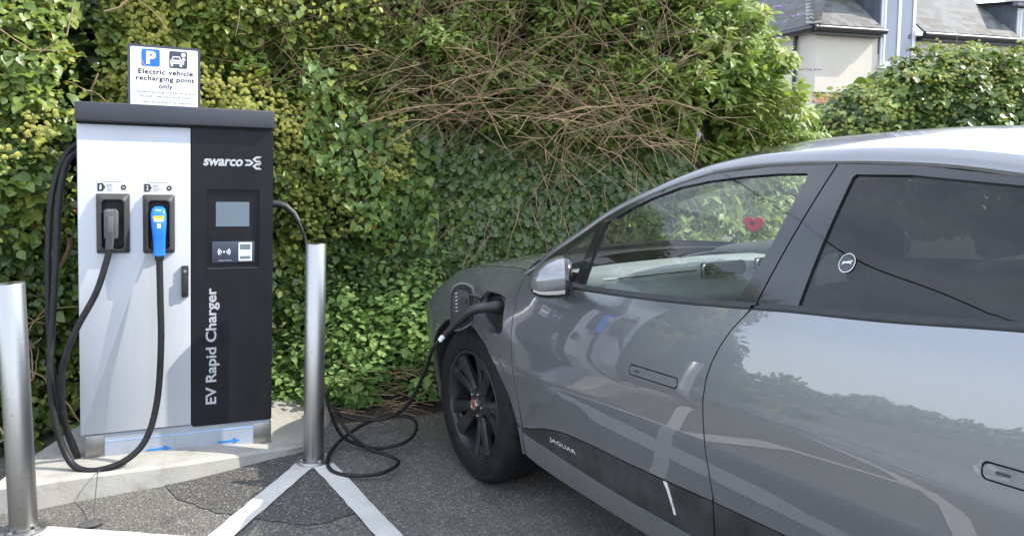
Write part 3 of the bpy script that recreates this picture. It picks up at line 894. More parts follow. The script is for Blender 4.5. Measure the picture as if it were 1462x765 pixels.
mk('chrome', (0.75, 0.76, 0.78), 0.12, metal=1.0, var=0.04)
mk('interior_grey', (0.22, 0.24, 0.235), 0.6, var=0.1, vscale=10, bump=0.1, bscale=700)
mk('interior_dark', (0.018, 0.018, 0.019), 0.7, var=0.15)
mk('cabin_trim', (0.05, 0.052, 0.053), 0.7, var=0.15)
mk('lamp_lens', (0.62, 0.60, 0.55), 0.2, var=0.06, coat=0.5)
mk('satin_silver', (0.62, 0.63, 0.64), 0.5, metal=0.3, var=0.05)
mk('cap_red', (0.32, 0.09, 0.065), 0.35, var=0.15, vscale=40)
mk('heart_red', (0.75, 0.012, 0.03), 0.6, var=0.2, vscale=30)
mk('brake_disc', (0.25, 0.24, 0.23), 0.4, metal=1.0, var=0.2, vscale=30)
mk('dropping_white', (0.60, 0.60, 0.57), 0.7, var=0.15, vscale=60)
def tyre_mat():
    m, n, l, b, o = nodes('tyre')
    c = mixc(n, l, ramp(n, l, noise(n, l, 14, 7, 0.7), [(0.35, 0.0), (0.75, 1.0)]), (0.006, 0.006, 0.0065), (0.020, 0.019, 0.018))
    l.new(c, b.inputs['Base Color']); b.inputs['Roughness'].default_value = 0.75; b.inputs['Specular IOR Level'].default_value = 0.25
    bumpn(n, l, noise(n, l, 120, 4, 0.7), 0.3, 0.003, b)
    M['tyre'] = m
tyre_mat()
def auto_glass(key, tint, rough=0.0, haze=0.03, ior=1.5):
    m, n, l, b, o = nodes(key)
    n.remove(b)
    tr = n.new('ShaderNodeBsdfTransparent'); tr.inputs['Color'].default_value = (*tint, 1)
    gl = n.new('ShaderNodeBsdfGlossy'); gl.inputs['Roughness'].default_value = rough
    df = n.new('ShaderNodeBsdfDiffuse'); df.inputs['Color'].default_value = (0.35, 0.36, 0.35, 1)
    fr = n.new('ShaderNodeFresnel'); geo = n.new('ShaderNodeNewGeometry'); ir = n.new('ShaderNodeMapRange')     # a thin pane reflects alike from both sides
    ir.inputs['To Min'].default_value = ior; ir.inputs['To Max'].default_value = 1.0 / ior
    l.new(geo.outputs['Backfacing'], ir.inputs['Value']); l.new(ir.outputs['Result'], fr.inputs['IOR'])
    mx0 = n.new('ShaderNodeMixShader')
    du = ramp(n, l, noise(n, l, 9, 7, 0.7), [(0.35, haze * 0.5), (0.75, haze * 2)])
    l.new(du, mx0.inputs['Fac']); l.new(tr.outputs[0], mx0.inputs[1]); l.new(df.outputs[0], mx0.inputs[2])
    mx = n.new('ShaderNodeMixShader')
    l.new(fr.outputs[0], mx.inputs['Fac']); l.new(mx0.outputs[0], mx.inputs[1]); l.new(gl.outputs[0], mx.inputs[2])
    l.new(mx.outputs[0], o.inputs['Surface'])
    M[key] = m
auto_glass('glass_clear', (0.90, 0.95, 0.92), haze=0.03)
auto_glass('glass_privacy', (0.07, 0.07, 0.073), haze=0.02)
auto_glass('glass_screen', (0.90, 0.94, 0.92), haze=0.05)

# ------------------------------------------------------------------ the shape of the car
def pw(x, xs, ys):
    xs = np.asarray(xs, float); ys = np.asarray(ys, float); x = np.asarray(x, float)
    h = np.diff(xs); d = np.diff(ys) / h
    m = np.zeros_like(ys); m[0] = d[0]; m[-1] = d[-1]
    for i in range(1, len(xs) - 1):
        if d[i - 1] * d[i] > 0:
            w1 = 2 * h[i] + h[i - 1]; w2 = h[i] + 2 * h[i - 1]
            m[i] = (w1 + w2) / (w1 / d[i - 1] + w2 / d[i])
    i = np.clip(np.searchsorted(xs, x) - 1, 0, len(h) - 1)
    u = (x - xs[i]) / h[i]
    r = (1 + 2 * u) * (1 - u) ** 2 * ys[i] + u * (1 - u) ** 2 * h[i] * m[i] + u * u * (3 - 2 * u) * ys[i + 1] + u * u * (u - 1) * h[i] * m[i + 1]
    r = np.where(x < xs[0], ys[0] + m[0] * (x - xs[0]), r)
    return np.where(x > xs[-1], ys[-1] + m[-1] * (x - xs[-1]), r)
BT = [.3, .881, 1.09, 1.401, 1.686, 1.915, 2.179, 2.52, 3.0]
BZ = [1.040, 1.022, 1.028, 1.043, 1.064, 1.083, 1.099, 1.130, 1.162]
def zbelt(t): return pw(t, BT, BZ)
ET = [-.85, -.7, -.55, -.42, -.28, -.1, .1, .3, .55]
EZH = [.72, .80, .885, .945, .985, 1.012, 1.032, 1.042, 1.047]
def zedge(t): return pw(t, ET, EZH)
DZ = [.10, .20, .28, .38, .46, .55, .65, .75, .83, .90, .96, 1.02]
DY = [.85, .885, .904, .918, .930, .948, .961, .961, .948, .930, .912, .889]
UPPER = [False]
def S(t, z):
    """half width of the body at station t (metres behind the front axle) and height z."""
    t = np.asarray(t, float); z = np.asarray(z, float)
    zb = zbelt(t)
    zz = np.where(z > .8, .8 + (z - .8) * (.22 / (zb - .8)), z)
    door = pw(np.minimum(zz, 1.02), DZ, DY)
    w = np.clip(z - zb, 0, None)
    door = door - .41 * w - .30 * w * w - (.03 if UPPER[0] else .03 * sst(0, .02, w))
    ze = zedge(t)
    u = np.clip((z - .72) / (ze - .72), 0, 1.1)
    fen = pw(np.minimum(z, .75), DZ, DY) + .006 - (.967 - .80) * u ** 2.4
    k = sst(.25, .62, t)
    y = fen * (1 - k) + door * k
    f = np.clip(-.35 - t, 0, None) / .5
    y = y - .36 * f ** 2.2
    g2 = np.clip(t - 3.0, 0, None) / .8
    return y - .14 * g2 ** 2
def Sn(t, z, e=1e-3):
    dt = (S(t + e, z) - S(t - e, z)) / (2 * e); dz = (S(t, z + e) - S(t, z - e)) / (2 * e)
    n_ = np.stack([dt, np.ones_like(dt), -dz], -1)
    return n_ / np.linalg.norm(n_, axis=-1, keepdims=True)      # local axes: x = -t, y, z

CAR_M = Matrix(((-RT[0], OY[0], UZ[0], CAR_O[0]), (-RT[1], OY[1], UZ[1], CAR_O[1]), (-RT[2], OY[2], UZ[2], CAR_O[2]), (0, 0, 0, 1)))
car = empty('electric_car', mat=CAR_M)
tag(car, 'grey electric car parked beside the charger with a cable plugged into its front wing', 'car')
def carw(t, y, z): return CAR_M @ Vector((-t, y, z))

def resample(poly, step):
    out = []
    n = len(poly)
    for i in range(n):
        a, b = np.array(poly[i], float), np.array(poly[(i + 1) % n], float)
        k = max(1, int(round(np.linalg.norm(b - a) / step)))
        for j in range(k): out.append(tuple(a + (b - a) * j / k))
    return out

def panel(name, poly, mat, parent=None, holes=(), step=0.035, off=0.0, depth=0.016, side=1, flange=True):
    UPPER[0] = name in ('window_frame', 'window_glass', 'quarter_glass') or name.startswith('badge')
    """a body panel: outline (t, z) laid on the body surface, with edges folded inwards."""
    parent = parent or car
    outer = resample(poly, step * 0.7); hs = [resample(h, step * 0.7) for h in holes]
    V2, T = cdt(outer, hs, step)
    t, z = V2[:, 0], V2[:, 1]
    N = Sn(t, z)
    P = np.stack([-t, S(t, z), z], 1) + N * off
    loops = [np.array(outer)] + [np.array(h) for h in hs]
    V = [P]; NN = [N]; F = [tuple(f) for f in T]; base = len(P)
    if flange:
        for lp_ in loops:
            tt, zz = lp_[:, 0], lp_[:, 1]
            n_ = Sn(tt, zz); p = np.stack([-tt, S(tt, zz), zz], 1) + n_ * off
            k = len(lp_)
            V += [p, p - n_ * depth]; NN += [n_, n_]
            for i in range(k):
                j = (i + 1) % k
                F.append((base + i, base + j, base + k + j, base + k + i))
            base += 2 * k
    V = np.concatenate(V); NN = np.concatenate(NN)
    V[:, 1] *= side; NN[:, 1] *= side
    # winding so that faces look outwards
    nf = len(T)
    a, b_, c = V[T[:, 0]], V[T[:, 1]], V[T[:, 2]]
    d = np.einsum('ij,ij->i', np.cross(b_ - a, c - a), NN[T[:, 0]])
    F = [f if (i >= nf or d[i] > 0) else f[::-1] for i, f in enumerate(F)]
    me = bpy.data.meshes.new(name)
    me.from_pydata(V.tolist(), [], F)
    me.materials.append(mat)
    sm = [True] * nf + [False] * (len(F) - nf)
    me.polygons.foreach_set('use_smooth', sm)
    me.update()
    ln = np.zeros(len(me.loops), np.int32); me.loops.foreach_get('vertex_index', ln)
    cn = NN[ln].copy()
    me.normals_split_custom_set([tuple(x) if i < nf * 3 else (0, 0, 0) for i, x in enumerate(cn)])
    UPPER[0] = False
    return link(bpy.data.objects.new(name, me), parent)

def grid_obj(name, A, mat, parent=None, side=1, smooth=True):
    A = np.asarray(A, float); n1, n2 = A.shape[:2]
    V = A.reshape(-1, 3).copy(); V[:, 0] *= -1; V[:, 1] *= side
    Fc = [(i * n2 + k, (i + 1) * n2 + k, (i + 1) * n2 + k + 1, i * n2 + k + 1) for i in range(n1 - 1) for k in range(n2 - 1)]
    return mobj(name, V, Fc, mat, parent or car, smooth)

GAPF = [(.456, .225), (.463, .302), (.470, .372), (.474, .477), (.476, .584), (.473, .708), (.466, .804), (.458, .888), (.446, .948), (.432, .997), (.420, 1.034)]
GAPB = [(1.640, .20), (1.647, .341), (1.660, .472), (1.660, .561), (1.656, .629), (1.650, .709), (1.646, .776), (1.648, .84), (1.661, .893), (1.685, .947), (1.717, .999), (1.751, 1.039), (1.779, 1.064)]
CLT = [(.478, .355), (.55, .370), (.653, .401), (.753, .421), (.847, .433), (1.038, .440), (1.248, .441), (1.47, .448), (1.656, .456), (2.0, .463), (2.40, .472), (2.52, .476)]
CLB = [(.470, .338), (.763, .317), (1.005, .304), (1.217, .297), (1.575, .300), (2.0, .305), (2.505, .312)]
ARCH = [(.435, .222), (.438, .30), (.425, .40), (.385, .51), (.32, .61), (.235, .69), (.13, .745), (.02, .768), (-.09, .765), (-.20, .735), (-.30, .675), (-.375, .59), (-.425, .48), (-.445, .36), (-.445, .24)]
FRT = [(.43, 1.038), (.598, 1.137), (.728, 1.214), (.894, 1.315), (1.056, 1.379), (1.213, 1.429), (1.369, 1.463), (1.619, 1.483), (1.877, 1.487), (2.143, 1.477), (2.417, 1.445), (2.605, 1.408), (2.772, 1.362), (3.0, 1.30), (3.35, 1.20)]
G = .0026
def sh(L, d): return [(a + d, b) for a, b in L]
def up(L, d): return [(a, b + d) for a, b in L]
def interp(L, t): return float(np.interp(t, [p[0] for p in L], [p[1] for p in L]))
def between(L, t0, t1):
    out = [(t0, interp(L, t0))] + [p for p in L if t0 < p[0] < t1] + [(t1, interp(L, t1))]
    return out
PORT = [(.124, .888), (.135, .913), (.163, .926), (.276, .927), (.342, .919), (.364, .902), (.392, .795), (.386, .771), (.360, .759), (.284, .755), (.257, .763), (.168, .801), (.145, .82), (.134, .85)]
edge_t = [(t, float(zedge(t)) - .004) for t in (.40, .30, .20, .1, 0, -.1, -.2, -.28, -.35, -.42, -.50, -.58, -.64)]
fender = [(.435, .222)] + sh(GAPF, -G) + edge_t + [(-.68, .74), (-.69, .60), (-.68, .45), (-.64, .30), (-.57, .23), (-.445, .235)] + ARCH[::-1][1:-1]
for side in (1, -1):
    panel('front_wing', fender, M['car_paint'], holes=[PORT] if side > 0 else [], step=0.028, side=side)
# trim flash between wing and sill
panel('wing_vent', [(.432, .368), (.452, .360), (.452, .349), (.432, .355)], M['gloss_black'], off=.002, step=.02)
def handle_poly(t0, t1, z0, z1, tilt=0.0, r=.013):
    return [(p[0], p[1] + tilt * (p[0] - t0)) for p in rrect(t0, z0, t1, z1, r, 4)]
H1 = handle_poly(1.288, 1.526, .782, .811, .011); H2 = handle_poly(2.474, 2.70, .815, .847, .02)
def grow(poly, d):
    c = np.mean(poly, 0); out = []
    for p in poly:
        v = np.array(p) - c
        out.append((p[0] + np.sign(v[0]) * d, p[1] + np.sign(v[1]) * d))
    return out
def door_side(side):
    tb = [t for t in np.linspace(.47, 1.768, 24)]
    up_edge = [(t, float(zbelt(t)) - .006) for t in tb]
    gf = sh([p for p in GAPF if p[1] > .38], G); gb = sh([p for p in GAPB if p[1] > .47 and p[1] < 1.05], -G)
    d1 = between(up(CLT, .003), .478, 1.652)[::-1]
    poly = d1[::-1] + gb + up_edge[::-1][:-1] + [(.432, 1.030)] + gf[::-1]
    fd = panel('front_door', poly, M['car_paint'], holes=[grow(H1, .004)], side=side)
    if side > 0: panel('handle', H1, M['car_paint'], fd, off=.001, step=.02); panel('handle_recess', grow(H1, .012), M['dark_gap'], fd, off=-.014, step=.05, flange=False); panel('touch_pad', handle_poly(1.312, 1.340, .793, .800, .011, .004), M['cladding'], fd, off=.0025, step=.01, depth=.002)
    cl = between(CLB, .472, 1.642)
    cp = [(t, z) for t, z in cl] + between(up(CLT, -.001), .478, 1.656)[::-1]
    fc = panel('door_cladding', cp, M['cladding'], fd, off=.003, step=.03, side=side)
    gb2 = sh([p for p in GAPB if p[1] > .47 and p[1] < 1.05], G)
    rb = [(2.82, 1.14), (2.81, 1.0), (2.76, .86), (2.68, .735), (2.61, .60), (2.555, .478)]
    up2 = [(t, float(zbelt(t)) - .006) for t in np.linspace(1.778, 2.80, 16)]
    d2 = between(up(CLT, .003), 1.663, 2.52)
    poly2 = d2 + rb[::-1] + up2[::-1] + gb2[::-1]
    rdoor = panel('rear_door', poly2, M['car_paint'], holes=[grow(H2, .004)], side=side)
    if side > 0: panel('handle', H2, M['car_paint'], rdoor, off=.001, step=.02); panel('handle_recess', grow(H2, .012), M['dark_gap'], rdoor, off=-.014, step=.05, flange=False); panel('touch_pad', handle_poly(2.50, 2.53, .829, .837, .02, .004), M['cladding'], rdoor, off=.0025, step=.01, depth=.002)
    cp2 = between(CLB, 1.648, 2.505) + between(up(CLT, -.001), 1.662, 2.52)[::-1]
    panel('door_cladding', cp2, M['cladding'], rdoor, off=.003, step=.03, side=side)
    # glazed upper halves
    ft = between(FRT, .445, 1.874)
    fo = ft + [(1.873, 1.478), (1.757, 1.0675)] + [(t, float(zbelt(t)) - .003) for t in np.linspace(1.74, .46, 22)]
    hq = [(.518, 1.047), (.655, 1.131), (.809, 1.238), (.825, 1.235), (.806, 1.031), (.77, 1.0325)]
    hm = [(.867, 1.031), (.870, 1.271), (.886, 1.283), (.918, 1.293), (.987, 1.334), (1.087, 1.375), (1.218, 1.416), (1.354, 1.438), (1.513, 1.453), (1.663, 1.461), (1.778, 1.461), (1.787, 1.452), (1.750, 1.247), (1.691, 1.080), (1.671, 1.071), (1.387, 1.049), (1.076, 1.034)]
    ff = panel('window_frame', fo, M['gloss_black'], fd, holes=[hq, hm], off=-.001, step=.03, side=side)
    panel('quarter_glass', grow(hq, .006), M['glass_clear'], fd, off=-.008, step=.05, flange=False, side=side)
    panel('window_glass', grow(hm, .006), M['glass_clear'], fd, off=-.008, step=.05, flange=False, side=side)
    ro = [(1.763, 1.0685), (1.879, 1.478)] + between(FRT, 1.880, 2.77) + [(2.825, 1.15)] + [(t, float(zbelt(t)) - .003) for t in np.linspace(2.80, 1.79, 16)]
    hr = [(1.913, 1.091), (1.949, 1.449), (1.957, 1.456), (2.128, 1.453), (2.422, 1.426), (2.584, 1.390), (2.701, 1.345), (2.742, 1.156), (2.514, 1.137), (2.171, 1.106)]
    panel('window_frame', ro, M['gloss_black'], rdoor, holes=[hr], off=-.001, step=.03, side=side)
    panel('window_glass', grow(hr, .006), M['glass_privacy'], rdoor, off=-.008, step=.05, flange=False, side=side)
    # waist seal
    for ob, a, b in ((fd, .46, 1.768), (rdoor, 1.783, 2.80)):
        ts = np.linspace(a, b, 30)
        A = []
        for t in ts:
            zb_ = float(zbelt(t)); yl = float(S(t, zb_ - .006)); UPPER[0] = True; yu = float(S(t, zb_ + .004)); UPPER[0] = False
            A.append([(t, yl - .010, zb_ - .016), (t, yl - .002, zb_ - .004), (t, yl - .003, zb_ + .002), (t, yl - .008, zb_ + .005), (t, yu + .006, zb_ + .006), (t, yu + .001, zb_ + .011), (t, yu - .006, zb_ + .011)])
        grid_obj('waist_seal', A, M['interior_dark'], ob, side)
    sl = [(t, z - .004) for t, z in between(CLB, .47, 2.50)]
    lo = [(2.47, .20), (2.2, .192), (1.3, .190), (.9, .194), (.72, .199), (.55, .21), (.472, .225)]
    panel('sill', sl + lo, M['car_paint'], off=.002, depth=.10, side=side)
    a0 = [(2.99 + .44 * math.cos(R(a)), .345 + .44 * math.sin(R(a))) for a in range(150, -1, -10)]
    rq = [(2.825, 1.14), (2.815, 1.0), (2.765, .86), (2.685, .735)] + [p for p in a0 if p[1] > .50 and p[0] > 2.64] + [(3.43, .30), (3.62, .28), (3.72, .42), (3.78, .62), (3.77, .86), (3.72, 1.05), (3.55, 1.14), (3.35, 1.20), (3.0, 1.30), (2.775, 1.36)]
    panel('rear_quarter', rq, M['car_paint'], side=side)
    return fd, rdoor
fdoor, rdoor = door_side(1)
door_side(-1)

# lettering and marks on the near door
clad = [o for o in fdoor.children if o.name.startswith('door_cladding')][0]
def onS(t0, z0, off):
    def f(a, b):
        t = t0 + a; z = z0 + b
        n_ = Sn(np.array(t), np.array(z)); p = np.array([-t, float(S(t, z)), z]) + n_ * off
        return tuple(p)
    return f
V, Fc = text_geo('JAGUAR', 0.012, 1.05)
lo, hi = V.min(0), V.max(0)
fs = onS(.706, .361, .0048)
P = [fs((v[0] - lo[0]) / (hi[0] - lo[0]) * .192, (v[1] - lo[1]) / (hi[1] - lo[1]) * .0235) for v in V]
mobj('lettering', P, Fc, M['satin_silver'], clad)
st = []
for k in range(11):
    u = k / 10
    st.append((1.441 + .030 * u + RNG.normal(0, .0015), .446 - .104 * u, .0055 * (1 - .55 * u) * (1.3 if k < 3 else 1) + RNG.uniform(0, .002)))
panel('bird_dropping', [(a - w_, b) for a, b, w_ in st] + [(a + w_, b) for a, b, w_ in st[::-1]], M['dropping_white'], fdoor, off=.0065, depth=.003, step=.012)
# round emblem on the rear glass
rg = [o for o in rdoor.children if o.name.startswith('window_glass')][0]
def ringpoly(c, r0, r1, n_=28): return [(c[0] + r1 * math.cos(2 * PI * k / n_), c[1] + r1 * math.sin(2 * PI * k / n_)) for k in range(n_)], [(c[0] + r0 * math.cos(2 * PI * k / n_), c[1] + r0 * math.sin(2 * PI * k / n_)) for k in range(n_)]
ce = (2.026, 1.221)
ro_, ri_ = ringpoly(ce, .0235, .0250)
panel('badge_ring', ro_, M['chrome'], rg, holes=[ri_], off=-.004, depth=.001, step=.006)
panel('badge_disc', ri_, M['gloss_black'], rg, off=-.0055, depth=.001, step=.01)
leap = [(-.021, -.001), (-.014, .004), (-.006, .0035), (.001, .006), (.010, .0065), (.017, .010), (.021, .0085), (.019, .005), (.013, .003), (.019, -.001), (.018, -.003), (.009, -.0005), (.000, -.001), (-.007, -.0015), (-.012, -.005), (-.018, -.008), (-.020, -.0065), (-.013, -.001)]
panel('badge_leaper', [(ce[0] + a * .78, ce[1] + b * .78) for a, b in leap], M['satin_silver'], rg, off=-.0035, depth=.001, step=.005)

# ---- roof rails, windscreen, roof
def curveE(t):
    UPPER[0] = t > .47
    """lower edge of the roof rail at t (on the body side)."""
    return np.array([t, float(S(t, pw(np.array(t), [p[0] for p in FRT], [p[1] for p in FRT]))), float(pw(np.array(t), [p[0] for p in FRT], [p[1] for p in FRT]))])
TS = np.concatenate([np.linspace(.40, 1.5, 34), np.linspace(1.55, 3.35, 24)])
railsec = []
for t in TS:
    p = curveE(t); q = curveE(t + .01) - curveE(t - .01); q /= np.linalg.norm(q)
    n_ = Sn(np.array(t), np.array(p[2])); n3 = np.array([-n_[0], n_[1], n_[2]])
    b_ = np.cross(n3, q); b_ /= np.linalg.norm(b_)
    if b_[2] < 0: b_ = -b_
    k = float(sst(.9, 1.6, t))
    w_ = .034 + .030 * k
    sec = [p - n3 * .004, p + n3 * .001, p + b_ * w_ * .30 + n3 * .0045, p + b_ * w_ * .62 + n3 * .004, p + b_ * w_ * .88 - n3 * .003, p + b_ * w_ - n3 * .012, p + b_ * (w_ + .006) - n3 * .024]
    railsec.append(sec)
UPPER[0] = False
railsec = np.array(railsec)
for side in (1, -1): grid_obj('roof_rail', railsec, M['car_paint'], side=side)
top = railsec[:, 5, :]
def crown_grid(rows, bulge, fwd, n=25, zoff=0.0):
    A = []
    for r_ in rows:
        p = top[r_]; row = []
        for v in np.linspace(1, -1, n):
            c = 1 - v * v
            row.append((p[0] - fwd(p[0]) * c, p[1] * v, p[2] + bulge(p[0]) * c + zoff))
        A.append(row)
    return A
split = int(np.argmin(abs(TS - 1.20)))
bul = lambda t: .055 * float(sst(.5, 1.3, t)) + .012
fwd = lambda t: .20 * (1 - float(sst(.4, 1.25, t))) + .06
grid_obj('windscreen', crown_grid(range(0, split + 1), bul, fwd), M['glass_screen'])
grid_obj('roof', crown_grid(range(split, len(TS)), bul, lambda t: .06 * (1 - float(sst(1.2, 1.9, t)))), M['gloss_black'])
grid_obj('headliner', crown_grid(range(split + 1, len(TS)), bul, lambda t: 0, 9, -.045), M['interior_grey'])
# bonnet
hb = np.linspace(.40, -.70, 30)
def bon(t, v):
    ys = float(S(t, zedge(t) - .004)) - .003
    zc = float(zedge(t)) - .002 + .052 * (1 - abs(v) ** 2.3)
    tt = t
    if t > .05: tt = .05 + (t - .05) * (1 - .95 * (1 - abs(v) ** 3))
    if t < -.55: tt = t - (.16 * (-.55 - t) / .15) * (1 - v * v)
    return (tt, ys * v, zc)
grid_obj('bonnet', [[bon(t, v) for v in np.linspace(1, -1, 41)] for t in hb], M['car_paint'])
grid_obj('cowl', [[(t + .30 * abs(v) ** 2.2, .80 * v, 1.035 + .03 * (1 - v * v) - .02 * (k == 1)) for v in np.linspace(1, -1, 21)] for k, t in enumerate((-.02, .10, .24))], M['interior_dark'])
# front and rear fascia
def fascia(t0, dt, zs, mat, name):
    A = []
    for z in zs:
        y0 = float(S(t0, z)) - .002
        A.append([(t0 + dt * math.cos(a) ** 0.7 if math.cos(a) > 0 else t0, y0 * math.sin(a), z) for a in np.linspace(PI / 2, -PI / 2, 31)])
    return grid_obj(name, A, mat)
fascia(-.675, -.16, np.linspace(.22, .80, 14), M['car_paint'], 'front_bumper')
fascia(3.72, .12, np.linspace(.28, 1.06, 14), M['car_paint'], 'rear_bumper')
tg_rows = [(float(top[-1][0]), float(top[-1][1]), float(top[-1][2]) - .002), (3.36, float(S(3.36, 1.19)), 1.195), (3.55, float(S(3.55, 1.135)) - .002, 1.138), (3.72, float(S(3.72, 1.05)) - .002, 1.052), (3.83, .70, 1.035)]
grid_obj('tailgate', [[(t, y * v, z + .05 * (1 - v * v)) for v in np.linspace(1, -1, 21)] for t, y, z in tg_rows], M['gloss_black'])
# dark underbody, arch liners and cabin tub
def cbox(name, lo, hi, mat, parent=car, bevel=0.0): return box(name, (-hi[0], lo[1], lo[2]), (-lo[0], hi[1], hi[2]), mat, parent, bevel)
cbox('underbody', (-.60, -.80, .17), (3.60, .80, .24), M['interior_dark'])
for side in (1, -1):
    for tc, pts in ((0, ARCH), (2.99, [(2.99 + .45 * math.cos(R(a)), .345 + .45 * math.sin(R(a))) for a in range(-15, 196, 10)])):
        pts = [(p[0] * 1.0, p[1]) for p in pts]
        A = [[(p[0], yy, p[1]) for p in pts] for yy in (float(S(tc, .7)) - .012 if tc == 0 else .92, .80, .62)]
        A[0] = [(p[0], float(S(p[0], p[1])) - .006, p[1]) for p in pts]
        grid_obj('arch_liner', A, M['interior_dark'], side=side)
        c = np.mean(pts, 0)
        prism('arch_wall', [(-p[0], p[1]) for p in pts], (0, .62 * side, 0), X3, Z3, -.01, M['interior_dark'], car)
    # inner body side below the waist, shuts off gaps between panels
    tt = np.linspace(.44, 2.60, 20)
    for z0, z1 in ((.22, .60), (.60, 1.0)):
        grid_obj('inner_panel', [[(t, float(S(t, z)) - .045, z) for t in tt] for z in np.linspace(z0, z1, 5)], M['cabin_trim'], side=side)
    grid_obj('pillar_inner', [[(t_, float(S(t_, z)) - .03, z) for t_ in (1.76, 1.82, 1.90)] for z in np.linspace(1.05, 1.46, 6)], M['cabin_trim'], side=side)
cbox('cabin_floor', (.55, -.78, .30), (3.2, .78, .34), M['cabin_trim'])
cbox('bulkhead', (.46, -.80, .30), (.52, .80, .98), M['interior_dark'])
cbox('luggage_floor', (2.75, -.74, .34), (3.6, .74, .98), M['interior_dark'])
dsh = [(.36, 1.030), (.60, 1.062), (.80, 1.085), (.90, 1.085), (.935, 1.070), (.945, 1.035), (.955, .985), (.99, .93), (.96, .84), (.86, .72)]
dash = grid_obj('dashboard', [[(t - .12 * (abs(y) / .78) ** 3 * (t > .7), y, z - .02 * (abs(y) / .78) ** 2) for y in np.linspace(.80, -.80, 25)] for t, z in dsh], M['interior_grey'])
tube('dash_strip', [(-.952 + .12 * (abs(y) / .78) ** 3, y, 1.058 - .02 * (abs(y) / .78) ** 2) for y in np.linspace(.74, .32, 12)], .004, M['chrome'], dash, 6)
tube('dash_seam', [(-.60 - .10 * math.sin(k * .5), .70 - k * .10, 1.066 - .02 * ((.70 - k * .1) / .78) ** 2) for k in range(15)], .003, M['interior_dark'], dash, 5)
hood_ = [[(.55 + .36 * k / 5, -.38 + .22 * math.cos(a), 1.075 + .075 * math.sin(a) * (.4 + .6 * k / 5)) for a in np.linspace(0, PI, 12)] for k in range(6)]
grid_obj('instrument_hood', hood_, M['cabin_trim'], dash)
for y0 in (.02,):
    vt = prism('air_vent', rrect(-.285, 1.012, -.005, 1.072, .026, 5), (-.950, 0, 0), (0, -1, 0), Z3, .012, M['chrome'], dash) if False else None
def vent(y0, y1, z0, z1, t):
    o1 = rrect(y0, z0, y1, z1, .022, 5); i1 = rrect(y0 + .010, z0 + .010, y1 - .010, z1 - .010, .014, 5)
    n_ = len(o1)
    V = [(-t, p[0], p[1]) for p in o1] + [(-t - .014, p[0], p[1]) for p in o1] + [(-t - .014, p[0], p[1]) for p in i1] + [(-t, p[0], p[1]) for p in i1]
    Fc = []
    for a in range(3):
        for i in range(n_): Fc.append((a * n_ + i, a * n_ + (i + 1) % n_, (a + 1) * n_ + (i + 1) % n_, (a + 1) * n_ + i))
    v = mobj('air_vent', V, Fc, M['chrome'], dash, True, 40)
    mobj('vent_back', [(-t + .006, y0, z0), (-t + .006, y1, z0), (-t + .006, y1, z1), (-t + .006, y0, z1)], [(0, 1, 2, 3)], M['interior_dark'], dash)
    for k in range(4):
        z = z0 + .014 + k * (z1 - z0 - .028) / 3
        box('vent_slat', (-t - .008, y0 + .012, z - .0022), (-t - .002, y1 - .012, z + .0022), M['grey_plastic'], dash)
    box('vent_tab', (-t - .016, (y0 + y1) / 2 - .009, (z0 + z1) / 2 - .016), (-t - .006, (y0 + y1) / 2 + .009, (z0 + z1) / 2 + .016), M['chrome'], dash)
vent(.055, .300, 1.022, 1.082, .952)
vent(-.24, -.02, 1.022, 1.082, .952)
def seat(y, t):
    s = cbox('seat', (t - .50, y - .25, .42), (t + .05, y + .25, .58), M['cabin_trim'], car, .05)
    prof = [(t, .55), (t + .06, .75), (t + .12, .95), (t + .17, 1.10)]
    secs = []
    bm = bmesh.new(); rings = []
    for (a, z), w_ in zip(prof, (.25, .26, .25, .20)):
        rings.append([bm.verts.new((-a + p[1] * .0 - .0 + q * .055, y + p[0], z)) for p, q in [((-w_, 0), -1), ((-w_, 0), 1), ((-w_ * .5, 0), 1.3), ((w_ * .5, 0), 1.3), ((w_, 0), 1), ((w_, 0), -1), ((w_ * .5, 0), -1.1), ((-w_ * .5, 0), -1.1)]])
    for A, B in zip(rings[:-1], rings[1:]):
        for i in range(8): bm.faces.new((A[i], A[(i + 1) % 8], B[(i + 1) % 8], B[i]))
    bm.faces.new(rings[0][::-1]); bm.faces.new(rings[-1])
    bm_obj('seat_back', bm, M['cabin_trim'], s, 50)
    cbox('head_rest', (t + .14, y - .13, 1.13), (t + .23, y + .13, 1.30), M['cabin_trim'], s, .04)
seat(.38, 1.62); seat(-.38, 1.62); seat(.38, 2.55); seat(-.38, 2.55)
sw = []
for k in range(33):
    a = 2 * PI * k / 32
    sw.append((-1.12 + .045 * math.sin(a), -.38 + .185 * math.cos(a), .93 + .175 * math.sin(a)))
tube('steering_wheel', sw, .015, M['cabin_trim'], car, 8)

